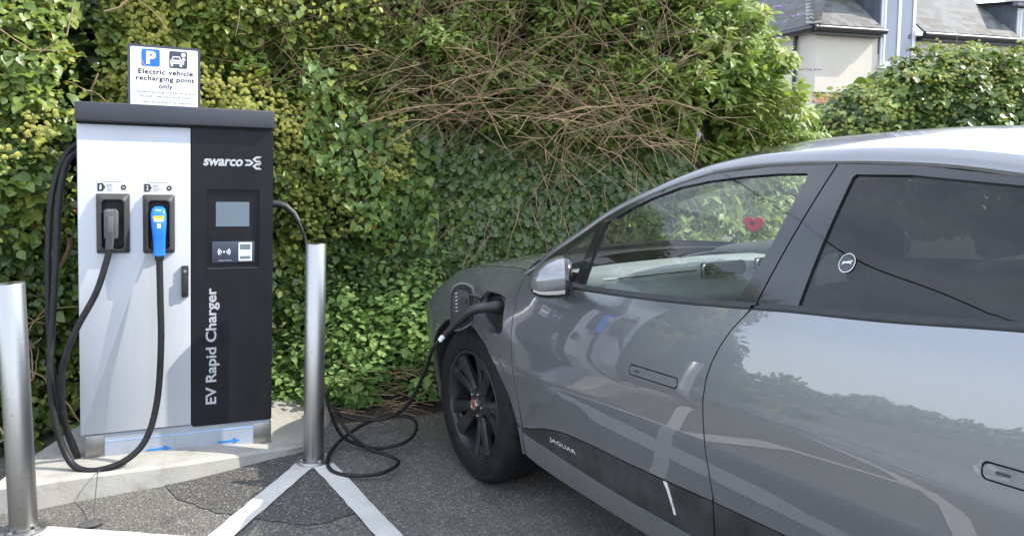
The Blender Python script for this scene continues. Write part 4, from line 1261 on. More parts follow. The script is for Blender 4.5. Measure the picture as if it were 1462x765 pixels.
# ---- folded door mirror: the glass faces the side window, the shell faces outwards
def mirror(side):
    MC = np.array([.905, 1.030]); U = np.array([.52, -.854]); W = np.array([.854, .52])    # (t, y): towards the glass, across the shell
    secs = [(-.082, 1.060, .006, .008), (-.078, 1.060, .030, .024), (-.066, 1.061, .058, .043), (-.042, 1.066, .083, .060), (-.008, 1.074, .098, .073), (.028, 1.080, .104, .080), (.052, 1.083, .104, .080)]
    def ring(sec, angs, k=1.0):
        u_, z, a, b = sec
        out = []
        for g in angs:
            c, s_ = math.cos(g), math.sin(g); e_ = 2 / 2.5
            q = MC + U * u_ + W * (a * k * np.sign(c) * abs(c) ** e_)
            out.append((q[0], q[1], z + b * k * np.sign(s_) * abs(s_) ** e_))
        return out
    A1 = np.linspace(R(-30), R(210), 44); A2 = np.linspace(R(210), R(330), 22)
    root = grid_obj('door_mirror', [ring(s_, A1) for s_ in secs], M['car_paint'], fdoor if side > 0 else car, side)
    grid_obj('mirror_base', [ring(s_, A2) for s_ in secs], M['gloss_black'], root, side)
    full = np.linspace(0, 2 * PI, 49)
    grid_obj('mirror_rim', [ring(secs[-1], full), ring((.056, 1.082, .106, .082), full), ring((.078, 1.079, .101, .078), full), ring((.078, 1.079, .090, .068), full), ring((.070, 1.079, .089, .067), full)], M['gloss_black'], root, side)
    grid_obj('mirror_glass', [ring((.071, 1.079, .090, .068), full), ring((.071, 1.079, .001, .001), full)], M['chrome'], root, side)
    ind = []
    for u_, z, a, b in secs[2:]:
        row = []
        for g in (-36, -29, -22):
            c, s_ = math.cos(R(g)), math.sin(R(g)); e_ = 2 / 2.5
            q = MC + U * u_ + W * (a * 1.015 * abs(c) ** e_); row.append((q[0], q[1], z - b * 1.01 * abs(s_) ** e_))
        ind.append(row)
    grid_obj('mirror_indicator', ind, M['lamp_lens'], root, side)
    bm = bmesh.new(); add_box(bm, (-.86, .89 if side > 0 else -1.0, .990), (-.735, 1.0 if side > 0 else -.89, 1.032), .014, 3)
    bm_obj('mirror_arm', bm, M['gloss_black'], root, 40)
mirror(1); mirror(-1)

# ---- wheels
def tyre_geo():
    prof = [(.262, -.012), (.276, .000), (.283, .0035), (.292, .0025), (.296, .005), (.330, .006), (.334, .0035), (.352, .001), (.356, .003), (.370, -.008), (.381, -.022), (.387, -.036), (.389, -.050)]
    for y in (-.075, -.12, -.165, -.20):
        prof += [(.390, y + .006), (.383, y + .004), (.383, y - .004), (.390, y - .006)]
    prof += [(.388, -.215), (.380, -.232), (.35, -.248), (.27, -.24)]
    V, Fc = lathe_geo(prof, 160, 'y')
    n_ = len(prof)
    V = [list(v) for v in V]
    for k in range(160):
        for i, (r_, y) in enumerate(prof):
            ph = (k + int(-y * 60)) % 4
            if ph == 0 and r_ > .375 and not (-.06 > y > -.20 and i % 4 == 0):
                f = (r_ - .0055) / r_
                V[k * n_ + i][0] *= f; V[k * n_ + i][2] *= f
            if (k % 2 == 0) and .33 < r_ < .371 and y > -.02: V[k * n_ + i][1] += .0012
    return V, Fc
def wheel(tc, zc, yc, side, proto=None):
    off = (-tc, yc * side, zc)
    names = []
    if proto is None:
        V, Fc = tyre_geo()
        w = mobj('wheel', V, Fc, M['tyre'], car, True, 28)
        w.name = 'wheel'
        lathe('rim', [(.270, -.006), (.266, -.001), (.258, -.002), (.252, -.012), (.246, -.020), (.242, -.05), (.236, -.12), (.236, -.22), (.25, -.235)], M['rim_black'], w, 72, 'y')
        lathe('brake_disc', [(.0, -.118), (.165, -.118), (.172, -.122), (.172, -.14), (.0, -.14)], M['brake_disc'], w, 40, 'y')
        lathe('hub', [(.0, -.020), (.036, -.020), (.040, -.026), (.074, -.034), (.078, -.045), (.07, -.075), (.0, -.10)], M['rim_black'], w, 40, 'y')
        for i in range(5):
            for s_ in (-1, 1):
                a0 = R(90 + 72 * i + 18)
                bm = bmesh.new(); rings = []
                for r_, da, hw, y0, dp in ((.050, .30, .019, -.030, .040), (.095, .215, .0225, -.031, .042), (.16, .205, .0265, -.024, .036), (.215, .235, .0325, -.014, .028), (.250, .262, .040, -.008, .024)):
                    a = a0 + s_ * da
                    c, s2 = math.cos(a), math.sin(a); px, pz = -s2, c
                    tw = .006 * s_
                    ring = []
                    for q, yy in ((-1, y0 - dp), (-1, y0 - .006), (-.55, y0), (.45, y0 - .003), (1, y0 - .012), (1, y0 - dp)):
                        if s_ < 0: q = -q
                        ring.append(bm.verts.new((c * r_ + px * hw * q, yy, s2 * r_ + pz * hw * q)))
                    rings.append(ring)
                for A, B in zip(rings[:-1], rings[1:]):
                    for k in range(6): bm.faces.new((A[k], A[(k + 1) % 6], B[(k + 1) % 6], B[k]))
                bm.faces.new(rings[0]); bm.faces.new(rings[-1])
                bm_obj('spoke', bm, M['rim_black'], w, 30)
            a = R(90 + 72 * i + 54 - 36)
            V, Fc = lathe_geo([(0, -.020), (.006, -.020), (.0085, -.022), (.0085, -.04)], 6, 'y')
            mobj('wheel_nut', [(v[0] + .057 * math.cos(a), v[1], v[2] + .057 * math.sin(a)) for v in V], Fc, M['zinc'], w)
            # pocket at the rim end of each spoke pair
            V, Fc = lathe_geo([(0, -.022), (.018, -.020), (.024, -.030)], 14, 'y')
            mobj('spoke_pocket', [(v[0] * 1.1 + .225 * math.cos(a), v[1], v[2] + .225 * math.sin(a)) for v in V], Fc, M['rim_black'], w, True, 30)
        lathe('centre_cap', [(.0, -.0105), (.026, -.011), (.0275, -.012)], M['cap_red'], w, 28, 'y')
        lathe('cap_ring', [(.0262, -.0105), (.0275, -.0095), (.0305, -.0095), (.0315, -.012), (.0315, -.022)], M['chrome'], w, 28, 'y')
        fc_ = [(-.010, .012), (-.004, .017), (.006, .016), (.012, .010), (.010, .002), (.012, -.006), (.006, -.014), (-.004, -.016), (-.009, -.010), (-.004, -.004), (-.010, .002)]
        mobj('cap_emblem', [(p[0], -.0098, p[1]) for p in fc_], [tuple(range(len(fc_)))], M['zinc'], w)
    else:
        w = proto.copy(); link(w, car)
        for c in proto.children:
            d = c.copy(); link(d, w)
    w.location = off
    if side < 0: w.rotation_euler = (0, 0, PI)
    return w
w0 = wheel(0, .340, .930, 1)
wheel(2.99, .340, .930, 1, w0); wheel(0, .340, .930, -1, w0); wheel(2.99, .340, .930, -1, w0)
w0.rotation_euler = (0, R(-6), 0)

# ---- charging port with its open flap
panel('port_recess', grow(PORT, .004), M['dark_gap'], off=-.045, step=.04, flange=False)
A = []
pr = resample(PORT, .02); pr.append(pr[0])
for d in (.000, -.012, -.013, -.046):
    k = .94 if d < -.0125 else 1.0
    c = np.mean(PORT, 0)
    A.append([tuple((lambda tt, zz: (tt, float(S(tt, zz)) + d, zz))(c[0] + (p[0] - c[0]) * k, c[1] + (p[1] - c[1]) * k)) for p in pr])
prt = grid_obj('port_surround', A, M['black_plastic'])
def yring(name, c, prof, mat, parent, seg=32):
    V, Fc = lathe_geo(prof, seg, 'y')
    return mobj(name, [(v[0] - c[0], v[1] + c[1], v[2] + c[2]) for v in V], Fc, mat, parent, True, 35)
yring('socket_ring', (.272, .885, .862), [(.052, -.03), (.052, .012), (.046, .018), (.040, .016), (.038, -.02)], M['black_plastic'], prt)
yring('socket_ring', (.298, .895, .790), [(.036, -.03), (.036, .008), (.031, .012), (.026, .010), (.025, -.02)], M['black_plastic'], prt)
# flap: hinged at the front edge, opened towards the wheel
hp = np.array([.098, .952, .855]); dv = np.array([-.080, .085, .0]); dvu = dv / np.linalg.norm(dv)
nv = np.array([dvu[1], -dvu[0], 0.0])           # faces the rear
fl_out = [(0.0, -.055), (.02, -.095), (.06, -.120), (.100, -.128), (.118, -.115), (.120, -.02), (.112, .065), (.09, .098), (.055, .108), (.022, .100), (0.0, .07)]
def fpt(a, b, d): return tuple((hp + dvu * a + nv * d + np.array([0, 0, b + .10 * a * 0]))*np.array([1, 1, 1]))
def flap_layer(name, poly, d0, d1, mat, parent=None):
    n_ = len(poly)
    V = [fpt(a, b, d0) for a, b in poly] + [fpt(a, b, d1) for a, b in poly]
    V = [(-v[0], v[1], v[2]) for v in V]
    Fc = [tuple(range(n_)), tuple(range(2 * n_ - 1, n_ - 1, -1))] + [(i, (i + 1) % n_, n_ + (i + 1) % n_, n_ + i) for i in range(n_)]
    return mobj(name, V, Fc, mat, parent or car)
def shrink(poly, k):
    c = np.mean(poly, 0); return [tuple(c + (np.array(p) - c) * k) for p in poly]
flp = [tuple(x) for x in catmull(fl_out, 4, True)]
fo_ = flap_layer('port_flap', flp, -.004, .004, M['car_paint'])
flap_layer('flap_liner', shrink(flp, .93), .004, .014, M['dark_gap'], fo_)
flap_layer('flap_seal', shrink(flp, .72), .014, .022, M['cladding'], fo_)
for k in range(6): flap_layer('flap_mark', [(.076, .061 - k * .017), (.086, .060 - k * .017), (.086, .056 - k * .017), (.076, .057 - k * .017)], .0222, .0232, M['label_grey'], fo_)
flap_layer('flap_catch', [(.040, -.075), (.062, -.075), (.062, -.030), (.040, -.030)], .014, .036, M['black_plastic'], fo_)
flap_layer('flap_catch', [(.030, .010), (.058, .010), (.058, .034), (.030, .034)], .022, .038, M['black_plastic'], fo_)
tube('flap_hinge', [(-.140, .930, .89), (-.118, .945, .90), (-.095, .965, .905)], .011, M['black_plastic'], fo_, 8)

# ------------------------------------------------------------------ cable from charger to car
t3 = empty('charging_cable', (-0.9, 3.9, 0.0))
tag(t3, 'black cable coiled behind the right bollard and plugged into the car wing', 'cable')
def L3(pts): return [Vector(p) - t3.location for p in pts]
tube('charger_plug', L3([chw(0.882, 0.21, 1.105), chw(0.93, 0.205, 1.105), chw(0.97, 0.20, 1.092), chw(1.01, 0.19, 1.055), chw(1.035, 0.18, 1.010)]), [.021, .021, .019, .017, .016], M['black_plastic'], t3, 14)
cp = [chw(1.02, 0.185, 1.035), chw(1.05, 0.17, 0.97), chw(1.075, 0.15, 0.85), Vector((-1.06, 3.99, .62)), Vector((-1.00, 3.95, .42)),
      Vector((-0.96, 3.94, .24)), Vector((-0.91, 3.97, .09)), Vector((-0.83, 4.00, .025)), Vector((-0.72, 3.96, .018)), Vector((-0.585, 4.00, .03)), Vector((-0.53, 4.12, .05)), Vector((-0.56, 4.24, .075)), Vector((-0.68, 4.28, .085)), Vector((-0.82, 4.19, .07)),
      Vector((-0.92, 4.00, .045)), Vector((-0.945, 3.82, .022)), Vector((-0.89, 3.68, .016)), Vector((-0.77, 3.625, .016)), Vector((-0.64, 3.655, .016)), Vector((-0.575, 3.77, .018)), Vector((-0.63, 3.84, .026)), Vector((-0.75, 3.90, .042)), Vector((-0.85, 3.98, .075)), Vector((-0.93, 4.02, .16)), Vector((-0.965, 4.03, .235)),
      Vector((-0.93, 4.03, .185)), Vector((-0.86, 4.03, .155)), Vector((-0.76, 4.02, .150)), Vector((-0.64, 4.00, .18)), Vector((-0.545, 3.93, .27)), Vector((-0.445, 3.80, .47)), carw(.02, 1.14, .648), carw(.078, 1.115, .713)]
tube('cable', L3(catmull(cp, 8)), .0092, M['cable_rubber'], t3, 12)
tube('cable_band', L3([carw(.066, 1.120, .699), carw(.082, 1.113, .718)]), .0118, M['vinyl_white'], t3, 12)
sl_ = [carw(.094, 1.107, .728), carw(.122, 1.092, .757), carw(.150, 1.076, .784)]
tube('strain_relief', L3(catmull(sl_, 4)), [.013, .016, .013, .017, .014, .018, .015, .018, .017][:len(catmull(sl_, 4))], M['black_plastic'], t3, 14)
hn = [carw(.146, 1.080, .780), carw(.178, 1.064, .810), carw(.212, 1.045, .842), carw(.242, 1.020, .862), carw(.262, .985, .868), carw(.272, .94, .866), carw(.273, .90, .864)]
tube('plug_handle', L3(catmull(hn, 5)), np.interp(np.linspace(0, 1, 31), [0, .1, .5, .7, .85, 1], [.018, .021, .023, .024, .031, .034]), M['black_plastic'], t3, 18)

# ------------------------------------------------------------------ heart hanging inside the windscreen
ht = empty('heart_ornament', carw(.96, 0.0, 1.235))
ht.rotation_euler = (0, 0, R(-20))
tag(ht, 'small red heart ornament hanging behind the windscreen of the grey car', 'ornament')
hpts = []
for k in range(40):
    a = 2 * PI * k / 40
    hpts.append((16 * math.sin(a) ** 3 * .0026, (13 * math.cos(a) - 5 * math.cos(2 * a) - 2 * math.cos(3 * a) - math.cos(4 * a)) * .0026))
prism('heart', hpts, (0, 0, 0), (1, 0, 0), (0, 0, 1), .008, M['heart_red'], ht)
prism('heart_print', circle(-.006, .004, .010, 16), (0, -.0085, 0), (1, 0, 0), (0, 0, 1), .0006, M['interior_dark'], ht)
tube('string', [(0, -.004, .03), (0, -.004, .10), (0, -.002, .16)], .001, M['interior_dark'], ht, 5)

# ------------------------------------------------------------------ leaves
def leaf_mat(key, stops, rough=0.4, trans=0.25, spec=0.5):
    m, n, l, b, o = nodes(key)
    at = n.new('ShaderNodeAttribute'); at.attribute_name = 'tint'
    tc = n.new('ShaderNodeTexCoord')
    nz = noise(n, l, 35, 4, 0.6, tc.outputs['Object'])
    ad = n.new('ShaderNodeMath'); ad.operation = 'MULTIPLY_ADD'
    l.new(nz, ad.inputs[0]); ad.inputs[1].default_value = 0.22
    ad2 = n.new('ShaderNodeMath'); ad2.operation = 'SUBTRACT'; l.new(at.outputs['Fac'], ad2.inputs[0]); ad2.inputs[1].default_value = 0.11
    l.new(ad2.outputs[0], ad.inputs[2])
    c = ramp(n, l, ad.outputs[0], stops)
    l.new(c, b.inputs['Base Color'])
    b.inputs['Roughness'].default_value = rough
    b.inputs['Specular IOR Level'].default_value = spec
    tr = n.new('ShaderNodeBsdfTranslucent')
    hs = n.new('ShaderNodeHueSaturation'); hs.inputs['Saturation'].default_value = 1.15; hs.inputs['Value'].default_value = 1.25; hs.inputs['Hue'].default_value = 0.485
    l.new(c, hs.inputs['Color']); l.new(hs.outputs['Color'], tr.inputs['Color'])
    mx = n.new('ShaderNodeMixShader'); mx.inputs['Fac'].default_value = trans
    l.new(b.outputs[0], mx.inputs[1]); l.new(tr.outputs[0], mx.inputs[2]); l.new(mx.outputs[0], o.inputs['Surface'])
    M[key] = m
leaf_mat('leaf_ivy', [(0.0, (0.044, 0.076, 0.025)), (0.35, (0.101, 0.161, 0.036)), (0.65, (0.216, 0.282, 0.053)), (0.88, (0.380, 0.386, 0.081)), (0.97, (0.500, 0.414, 0.061)), (1.0, (0.500, 0.226, 0.081))], 0.40, 0.28)
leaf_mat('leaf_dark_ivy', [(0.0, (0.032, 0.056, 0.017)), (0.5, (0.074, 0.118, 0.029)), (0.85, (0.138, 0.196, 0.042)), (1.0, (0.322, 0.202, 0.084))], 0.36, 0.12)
leaf_mat('leaf_weed', [(0.0, (0.095, 0.175, 0.050)), (0.5, (0.175, 0.290, 0.085)), (0.9, (0.25, 0.365, 0.115)), (1.0, (0.34, 0.32, 0.08))], 0.6, 0.34, 0.3)
leaf_mat('leaf_buddleia', [(0.0, (0.085, 0.138, 0.038)), (0.4, (0.160, 0.240, 0.054)), (0.75, (0.245, 0.325, 0.070)), (0.95, (0.32, 0.37, 0.12)), (1.0, (0.34, 0.27, 0.13))], 0.5, 0.36)
leaf_mat('leaf_vine', [(0.0, (0.069, 0.129, 0.029)), (0.6, (0.132, 0.213, 0.046)), (1.0, (0.265, 0.302, 0.066))], 0.5, 0.30)
mk('umbel_green', (0.46, 0.46, 0.11), 0.7, var=0.25, vscale=30)
mk('twig_brown', (0.17, 0.11, 0.06), 0.8, var=0.4, vscale=9)
mk('twig_pale', (0.27, 0.185, 0.105), 0.8, var=0.3, vscale=9)
mk('stem_green', (0.10, 0.15, 0.04), 0.6, var=0.2)
mk('flower_purple', (0.34, 0.24, 0.40), 0.7, var=0.25, vscale=60)
mk('flower_white', (0.78, 0.78, 0.74), 0.6, var=0.05)
mk('flower_yellow', (0.75, 0.62, 0.05), 0.6, var=0.1)

# templates: x across, y towards the tip, z up from the blade
def T_(verts, tris): return np.array(verts, float), np.array(tris, int)
OVATE = T_([(0, 0, 0), (-.30, .16, .05), (-.40, .42, .075), (-.24, .74, .04), (0, 1.0, -.10), (.24, .74, .04), (.40, .42, .075), (.30, .16, .05), (0, .30, 0), (0, .66, -.015)],
           [(0, 8, 1), (1, 8, 2), (2, 8, 9), (2, 9, 3), (3, 9, 4), (4, 9, 5), (5, 9, 6), (6, 9, 8), (6, 8, 7), (7, 8, 0)])
LOBED = T_([(0, 0, 0), (-.34, .02, .03), (-.56, .34, .06), (-.30, .46, .045), (-.36, .74, .02), (0, 1.05, -.10), (.36, .74, .02), (.30, .46, .045), (.56, .34, .06), (.34, .02, .03), (0, .45, -.005)],
           [(0, 10, 1), (1, 10, 2), (2, 10, 3), (3, 10, 4), (4, 10, 5), (5, 10, 6), (6, 10, 7), (7, 10, 8), (8, 10, 9), (9, 10, 0)])
LANCE = T_([(0, 0, 0), (-.145, .15, .02), (-.20, .42, .02), (-.12, .75, -.05), (0, 1.0, -.17), (.12, .75, -.05), (.20, .42, .02), (.145, .15, .02), (0, .42, -.015), (0, .75, -.08)],
           [(0, 8, 1), (1, 8, 2), (2, 8, 9), (2, 9, 3), (3, 9, 4), (4, 9, 5), (5, 9, 6), (6, 9, 8), (6, 8, 7), (7, 8, 0)])
HEART = T_([(0, .08, 0), (-.20, -.06, .03), (-.42, .10, .06), (-.38, .45, .06), (-.16, .80, .0), (0, 1.05, -.12), (.16, .80, .0), (.38, .45, .06), (.42, .10, .06), (.20, -.06, .03), (0, .45, -.01)],
           [(0, 10, 1), (1, 10, 2), (2, 10, 3), (3, 10, 4), (4, 10, 5), (5, 10, 6), (6, 10, 7), (7, 10, 8), (8, 10, 9), (9, 10, 0)])
TOOTH = T_([(0, 0, 0), (-.22, .06, .03), (-.34, .22, .05), (-.30, .30, .045), (-.37, .42, .05), (-.25, .52, .03), (-.27, .64, .02), (-.13, .76, -.01), (0, 1.02, -.08), (.13, .76, -.01), (.27, .64, .02), (.25, .52, .03), (.37, .42, .05), (.30, .30, .045), (.34, .22, .05), (.22, .06, .03), (0, .42, -.015)],
           [(i, 16, i + 1) for i in range(15)] + [(15, 16, 0)])

def unit(a): return a / np.maximum(np.linalg.norm(a, axis=-1, keepdims=True), 1e-9)
def frames(nrm, tip):
    n_ = unit(nrm); y = unit(tip - n_ * np.sum(tip * n_, -1, keepdims=True)); x = np.cross(y, n_)
    return np.stack([x, y, n_], -1)         # columns
def leaves(name, root, P, nrm, tip, size, tint, tmpl, mat, n_parts=300, score=None, wvar=0.15, stuff_name='foliage'):
    """the leaves that show largest become parts, the rest one mass of real leaves."""
    N = len(P); Fm = frames(nrm, tip)
    loc = np.array(root.location)
    if score is None:
        d = np.array([0, 0, CAM_H]) - P
        dist = np.linalg.norm(d, axis=1); face_ = np.abs(np.sum(unit(d) * Fm[:, :, 2], 1))
        px = 731 + 1100 * P[:, 0] / np.maximum(P[:, 1], .1)
        py = 208 - 1100 * (P[:, 2] - CAM_H) / np.maximum(P[:, 1], .1)
        vis = (px > 0) & (px < 1462) & (py > 0) & (py < 765)
        score = size * face_ / dist * vis
    order = np.argsort(-score); parts = order[:n_parts]; rest = order[n_parts:]
    tv, tt = tmpl
    if len(rest):
        sc3 = np.stack([size * RNG.uniform(1 - wvar, 1 + wvar, N), size, size * RNG.uniform(.4, 1.6, N)], 1)[rest]
        V = np.einsum('nij,nkj->nki', Fm[rest], tv[None] * sc3[:, None, :]) + (P[rest] - loc)[:, None, :]
        K = len(tv); V = V.reshape(-1, 3)
        F = (tt[None] + (np.arange(len(rest)) * K)[:, None, None]).reshape(-1, 3)
        me = bpy.data.meshes.new(stuff_name)
        me.vertices.add(len(V)); me.vertices.foreach_set('co', V.astype(np.float32).ravel())
        me.loops.add(F.size); me.loops.foreach_set('vertex_index', F.astype(np.int32).ravel())
        me.polygons.add(len(F)); me.polygons.foreach_set('loop_start', np.arange(0, F.size, 3, dtype=np.int32))
        me.polygons.foreach_set('use_smooth', [True] * len(F))
        me.update(calc_edges=True)
        a = me.attributes.new('tint', 'FLOAT', 'POINT'); a.data.foreach_set('value', np.repeat(tint[rest], K).astype(np.float32))
        me.materials.append(mat)
        o = link(bpy.data.objects.new(stuff_name, me), root); o['kind'] = 'stuff'
    variants = []
    for k in range(6):
        me = bpy.data.meshes.new(name)
        tw = tv.copy(); tw[:, 2] *= (0.5 + 0.25 * k); tw[:, 0] *= (0.9 + .05 * k)
        me.from_pydata(tw.tolist(), [], [tuple(map(int, f)) for f in tt])
        me.polygons.foreach_set('use_smooth', [True] * len(tt))
        a = me.attributes.new('tint', 'FLOAT', 'POINT'); a.data.foreach_set('value', np.full(len(tv), np.quantile(tint, (k + .5) / 6), np.float32))
        me.materials.append(mat); me.update(); variants.append(me)
    qs = np.quantile(tint, np.linspace(0, 1, 7)[1:-1])
    for i in parts:
        o = bpy.data.objects.new(name, variants[int(np.searchsorted(qs, tint[i]))])
        link(o, root)
        m3 = Fm[i] * size[i]
        o.matrix_local = Matrix(((m3[0, 0], m3[0, 1], m3[0, 2], P[i, 0] - loc[0]), (m3[1, 0], m3[1, 1], m3[1, 2], P[i, 1] - loc[1]), (m3[2, 0], m3[2, 1], m3[2, 2], P[i, 2] - loc[2]), (0, 0, 0, 1)))

def multi_tube(name, paths, rads, mat, root, seg=5, kind=None):
    V, F = [], []
    loc = np.array(root.location)
    for p, r_ in zip(paths, rads):
        v, f = tube_geo(p, r_, seg, False); b0 = len(V)
        V += v; F += [tuple(i + b0 for i in q) for q in f]
    V = (np.array(V) - loc).tolist()
    o = mobj(name, V, F, mat, root, True)
    if kind: o['kind'] = kind
    return o
def wander(p, d, L, n=9, wig=.25, droop=0.0, rise=0.0):
    p = np.array(p, float); d = np.array(d, float); d /= np.linalg.norm(d)
    out = [p.copy()]; st_ = L / n
    for k in range(n):
        d = d + RNG.normal(0, wig, 3) * .5 + np.array([0, 0, rise - droop * (k / n)])
        d /= np.linalg.norm(d); p = p + d * st_; out.append(p.copy())
    return out
def twig_set(name, root, paths, r0, mat, n_parts=120, seg=5):
    for p in paths[:n_parts]:
        r_ = r0 * RNG.uniform(.7, 1.3)
        multi_tube(name, [p], [np.linspace(r_, r_ * .35, len(p))], mat, root, seg)
    if len(paths) > n_parts:
        multi_tube('twigs', paths[n_parts:], [np.linspace(r0, r0 * .35, len(p)) for p in paths[n_parts:]], mat, root, seg, 'stuff')

# ------------------------------------------------------------------ retaining wall behind the ivy
rw = empty('retaining_wall', (0.9, 5.72, 0))
tag(rw, 'old dark stone retaining wall hidden under the ivy behind the car', 'wall')
box('wall_core', (-3.6, 0.06, -0.3), (0.55, 0.5, 1.95), M['old_stone'], rw)
stones = []
zz = 0.0
while zz < 1.9:
    hh = RNG.uniform(.13, .22); xx = -3.5
    while xx < .2:
        ww = RNG.uniform(.22, .5)
        bm = bmesh.new(); add_box(bm, (xx + .008, RNG.uniform(-.03, .0), zz + .008), (xx + ww - .008, .09, zz + hh - .008), .02, 1)
        bm_obj('stone', bm, M['old_stone'], rw, 50); xx += ww
    zz += hh

# ------------------------------------------------------------------ ivy hedge, left
HX = [-9, -6.0, -4.0, -3.0, -2.6, -2.2, -1.5, -1.0, -0.6, -0.2, 0.4]
HY = [3.1, 3.3, 3.55, 3.78, 4.0, 4.40, 4.80, 5.00, 5.18, 5.32, 5.42]
def hedge_y(x): return np.interp(x, HX, HY)
def hedge_n(x):
    s = (hedge_y(x + .15) - hedge_y(x - .15)) / .3
    return unit(np.stack([s, -np.ones_like(s), np.zeros_like(s)], -1))
def lumps(x, z, seed, s=1.8): return fbm(np.stack([x * s, z * s, np.zeros_like(x)], 1), seed, 3) - .5
hr = empty('ivy_hedge', (-2.6, 4.3, 0.0))
tag(hr, 'tall sunlit ivy hedge with yellow green flower heads behind the charger', 'hedge')
def hedge_leaves(x0, x1, z1, n, size, dmax, seed):
    x = RNG.uniform(x0, x1, n); z = RNG.uniform(0.0, z1, n) ** 1.0
    dep = np.abs(RNG.normal(0, 1, n)) * dmax * .5
    lp_ = lumps(x, z, seed)
    N0 = hedge_n(x)
    z = z * np.interp(x, [-9, -6, -4.7, -4.0, -3.5, -3, -1.5, .5], [.4, .5, .9, 1.8, 2.55, 2.85, 2.95, 3.1]) / 3.2
    base = np.stack([x, hedge_y(x), z], 1)
    clump = fbm(np.stack([x * 7, z * 7, dep * 5], 1), seed + 3, 2) - .5
    off = lp_ * .62 + clump * .24 - dep
    P = base + N0 * off[:, None]
    P[:, 1] -= .04 * (z - 1.2)
    nn = N0 * .62 + np.array([0, 0, .62]) + RNG.normal(0, .38, (n, 3))
    tipv = N0 * .35 + np.array([0, 0, -.75]) + RNG.normal(0, .55, (n, 3))
    s = size * np.clip(RNG.lognormal(-.08, .34, n), .35, 2.0)
    tint = .42 + .16 * (z - 1.2) / 1.4 + .55 * (fbm(np.stack([x * 3, z * 3, np.zeros(n)], 1), seed + 8, 2) - .5) + RNG.normal(0, .14, n)
    old = RNG.random(n) < .010; tint = np.clip(tint, .02, .92); tint[old] = RNG.uniform(.95, 1.0, old.sum())
    return P, nn, tipv, s, tint
P, nn, tv_, s, ti = hedge_leaves(-4.1, -.55, 3.2, 66000, .043, .28, 11)
# fewer leaves low down by the kerb where stems and dry litter show
keep = (P[:, 2] > .75) | (RNG.random(len(P)) < .62) | (P[:, 0] > -1.9)
keep &= ~((P[:, 0] > -1.15) & (P[:, 2] < .5))
keep &= ~((RNG.random(len(P)) < .75 * sst(-1.75, -1.35, P[:, 0]) * sst(1.75, 2.05, P[:, 2])))
zone = (P[:, 0] > -2.4) & (P[:, 0] < -1.3) & (P[:, 1] < 4.5) & (P[:, 2] > 1.2)
P[zone, 1] = 4.5 + RNG.random(zone.sum()) * .12
a = [v[keep] for v in (P, nn, tv_, s, ti)]
leaves('leaf', hr, *a, OVATE, M['leaf_ivy'])
P, nn, tv_, s, ti = hedge_leaves(-9, -4.1, 3.2, 9000, .11, .35, 12)
leaves('leaf', hr, P, nn, tv_, s, ti, OVATE, M['leaf_ivy'], 0)
# back layers filling the hedge; darker leaf tint paints in its inner shade
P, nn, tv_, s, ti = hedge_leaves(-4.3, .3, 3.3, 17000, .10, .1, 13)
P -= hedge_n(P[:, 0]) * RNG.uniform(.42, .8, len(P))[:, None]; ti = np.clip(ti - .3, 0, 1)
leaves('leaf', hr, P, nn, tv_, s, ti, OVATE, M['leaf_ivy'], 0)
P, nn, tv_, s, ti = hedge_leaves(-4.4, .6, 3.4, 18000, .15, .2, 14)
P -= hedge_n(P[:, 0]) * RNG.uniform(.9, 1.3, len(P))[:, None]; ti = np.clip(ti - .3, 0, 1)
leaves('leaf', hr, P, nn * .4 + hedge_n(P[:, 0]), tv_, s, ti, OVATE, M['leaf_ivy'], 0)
# flower heads
def umbels(name, root, P, r_, mat, n_parts=300):
    bm = bmesh.new()
    dirs = [Vector((math.cos(a) * math.sin(b), math.sin(a) * math.sin(b), math.cos(b))) for b, k in ((.25, 3), (.8, 6), (1.35, 8), (1.9, 6)) for a in np.linspace(0, 6.28, k, endpoint=False)]
    for d in dirs:
        bmesh.ops.create_icosphere(bm, subdivisions=1 if False else 0 + 1, radius=.22, matrix=Matrix.Translation(d * .8)) if False else None
        v0 = d * .8; t1_ = d.orthogonal().normalized(); t2_ = d.cross(t1_)
        vs = [bm.verts.new(v0 + t1_ * .24), bm.verts.new(v0 + t2_ * .24), bm.verts.new(v0 - t1_ * .24), bm.verts.new(v0 - t2_ * .24), bm.verts.new(v0 + d * .26), bm.verts.new(d * .2)]
        for i in range(4):
            bm.faces.new((vs[i], vs[(i + 1) % 4], vs[4]))
            if i % 2: bm.faces.new((vs[i], vs[5], vs[(i + 1) % 4]))
    me = bpy.data.meshes.new(name); bm.to_mesh(me); bm.free(); me.materials.append(mat)
    vv = np.array([v.co[:] for v in me.vertices]); ff = np.array([tuple(p.vertices) for p in me.polygons])
    loc = np.array(root.location)
    for i in range(min(n_parts, len(P))):
        o = link(bpy.data.objects.new(name, me), root); o.location = P[i] - loc
        o.scale = (r_[i],) * 3; o.rotation_euler = (RNG.uniform(-.7, .9), RNG.uniform(-.6, .6), RNG.uniform(0, 6))
    if len(P) > n_parts:
        Q = P[n_parts:] - loc; rr = r_[n_parts:]
        V = (vv[None] * rr[:, None, None] + Q[:, None, :]).reshape(-1, 3)
        F = (ff[None] + (np.arange(len(Q)) * len(vv))[:, None, None]).reshape(-1, 3)
        o = mobj('flower_heads', V, F, mat, root); o['kind'] = 'stuff'
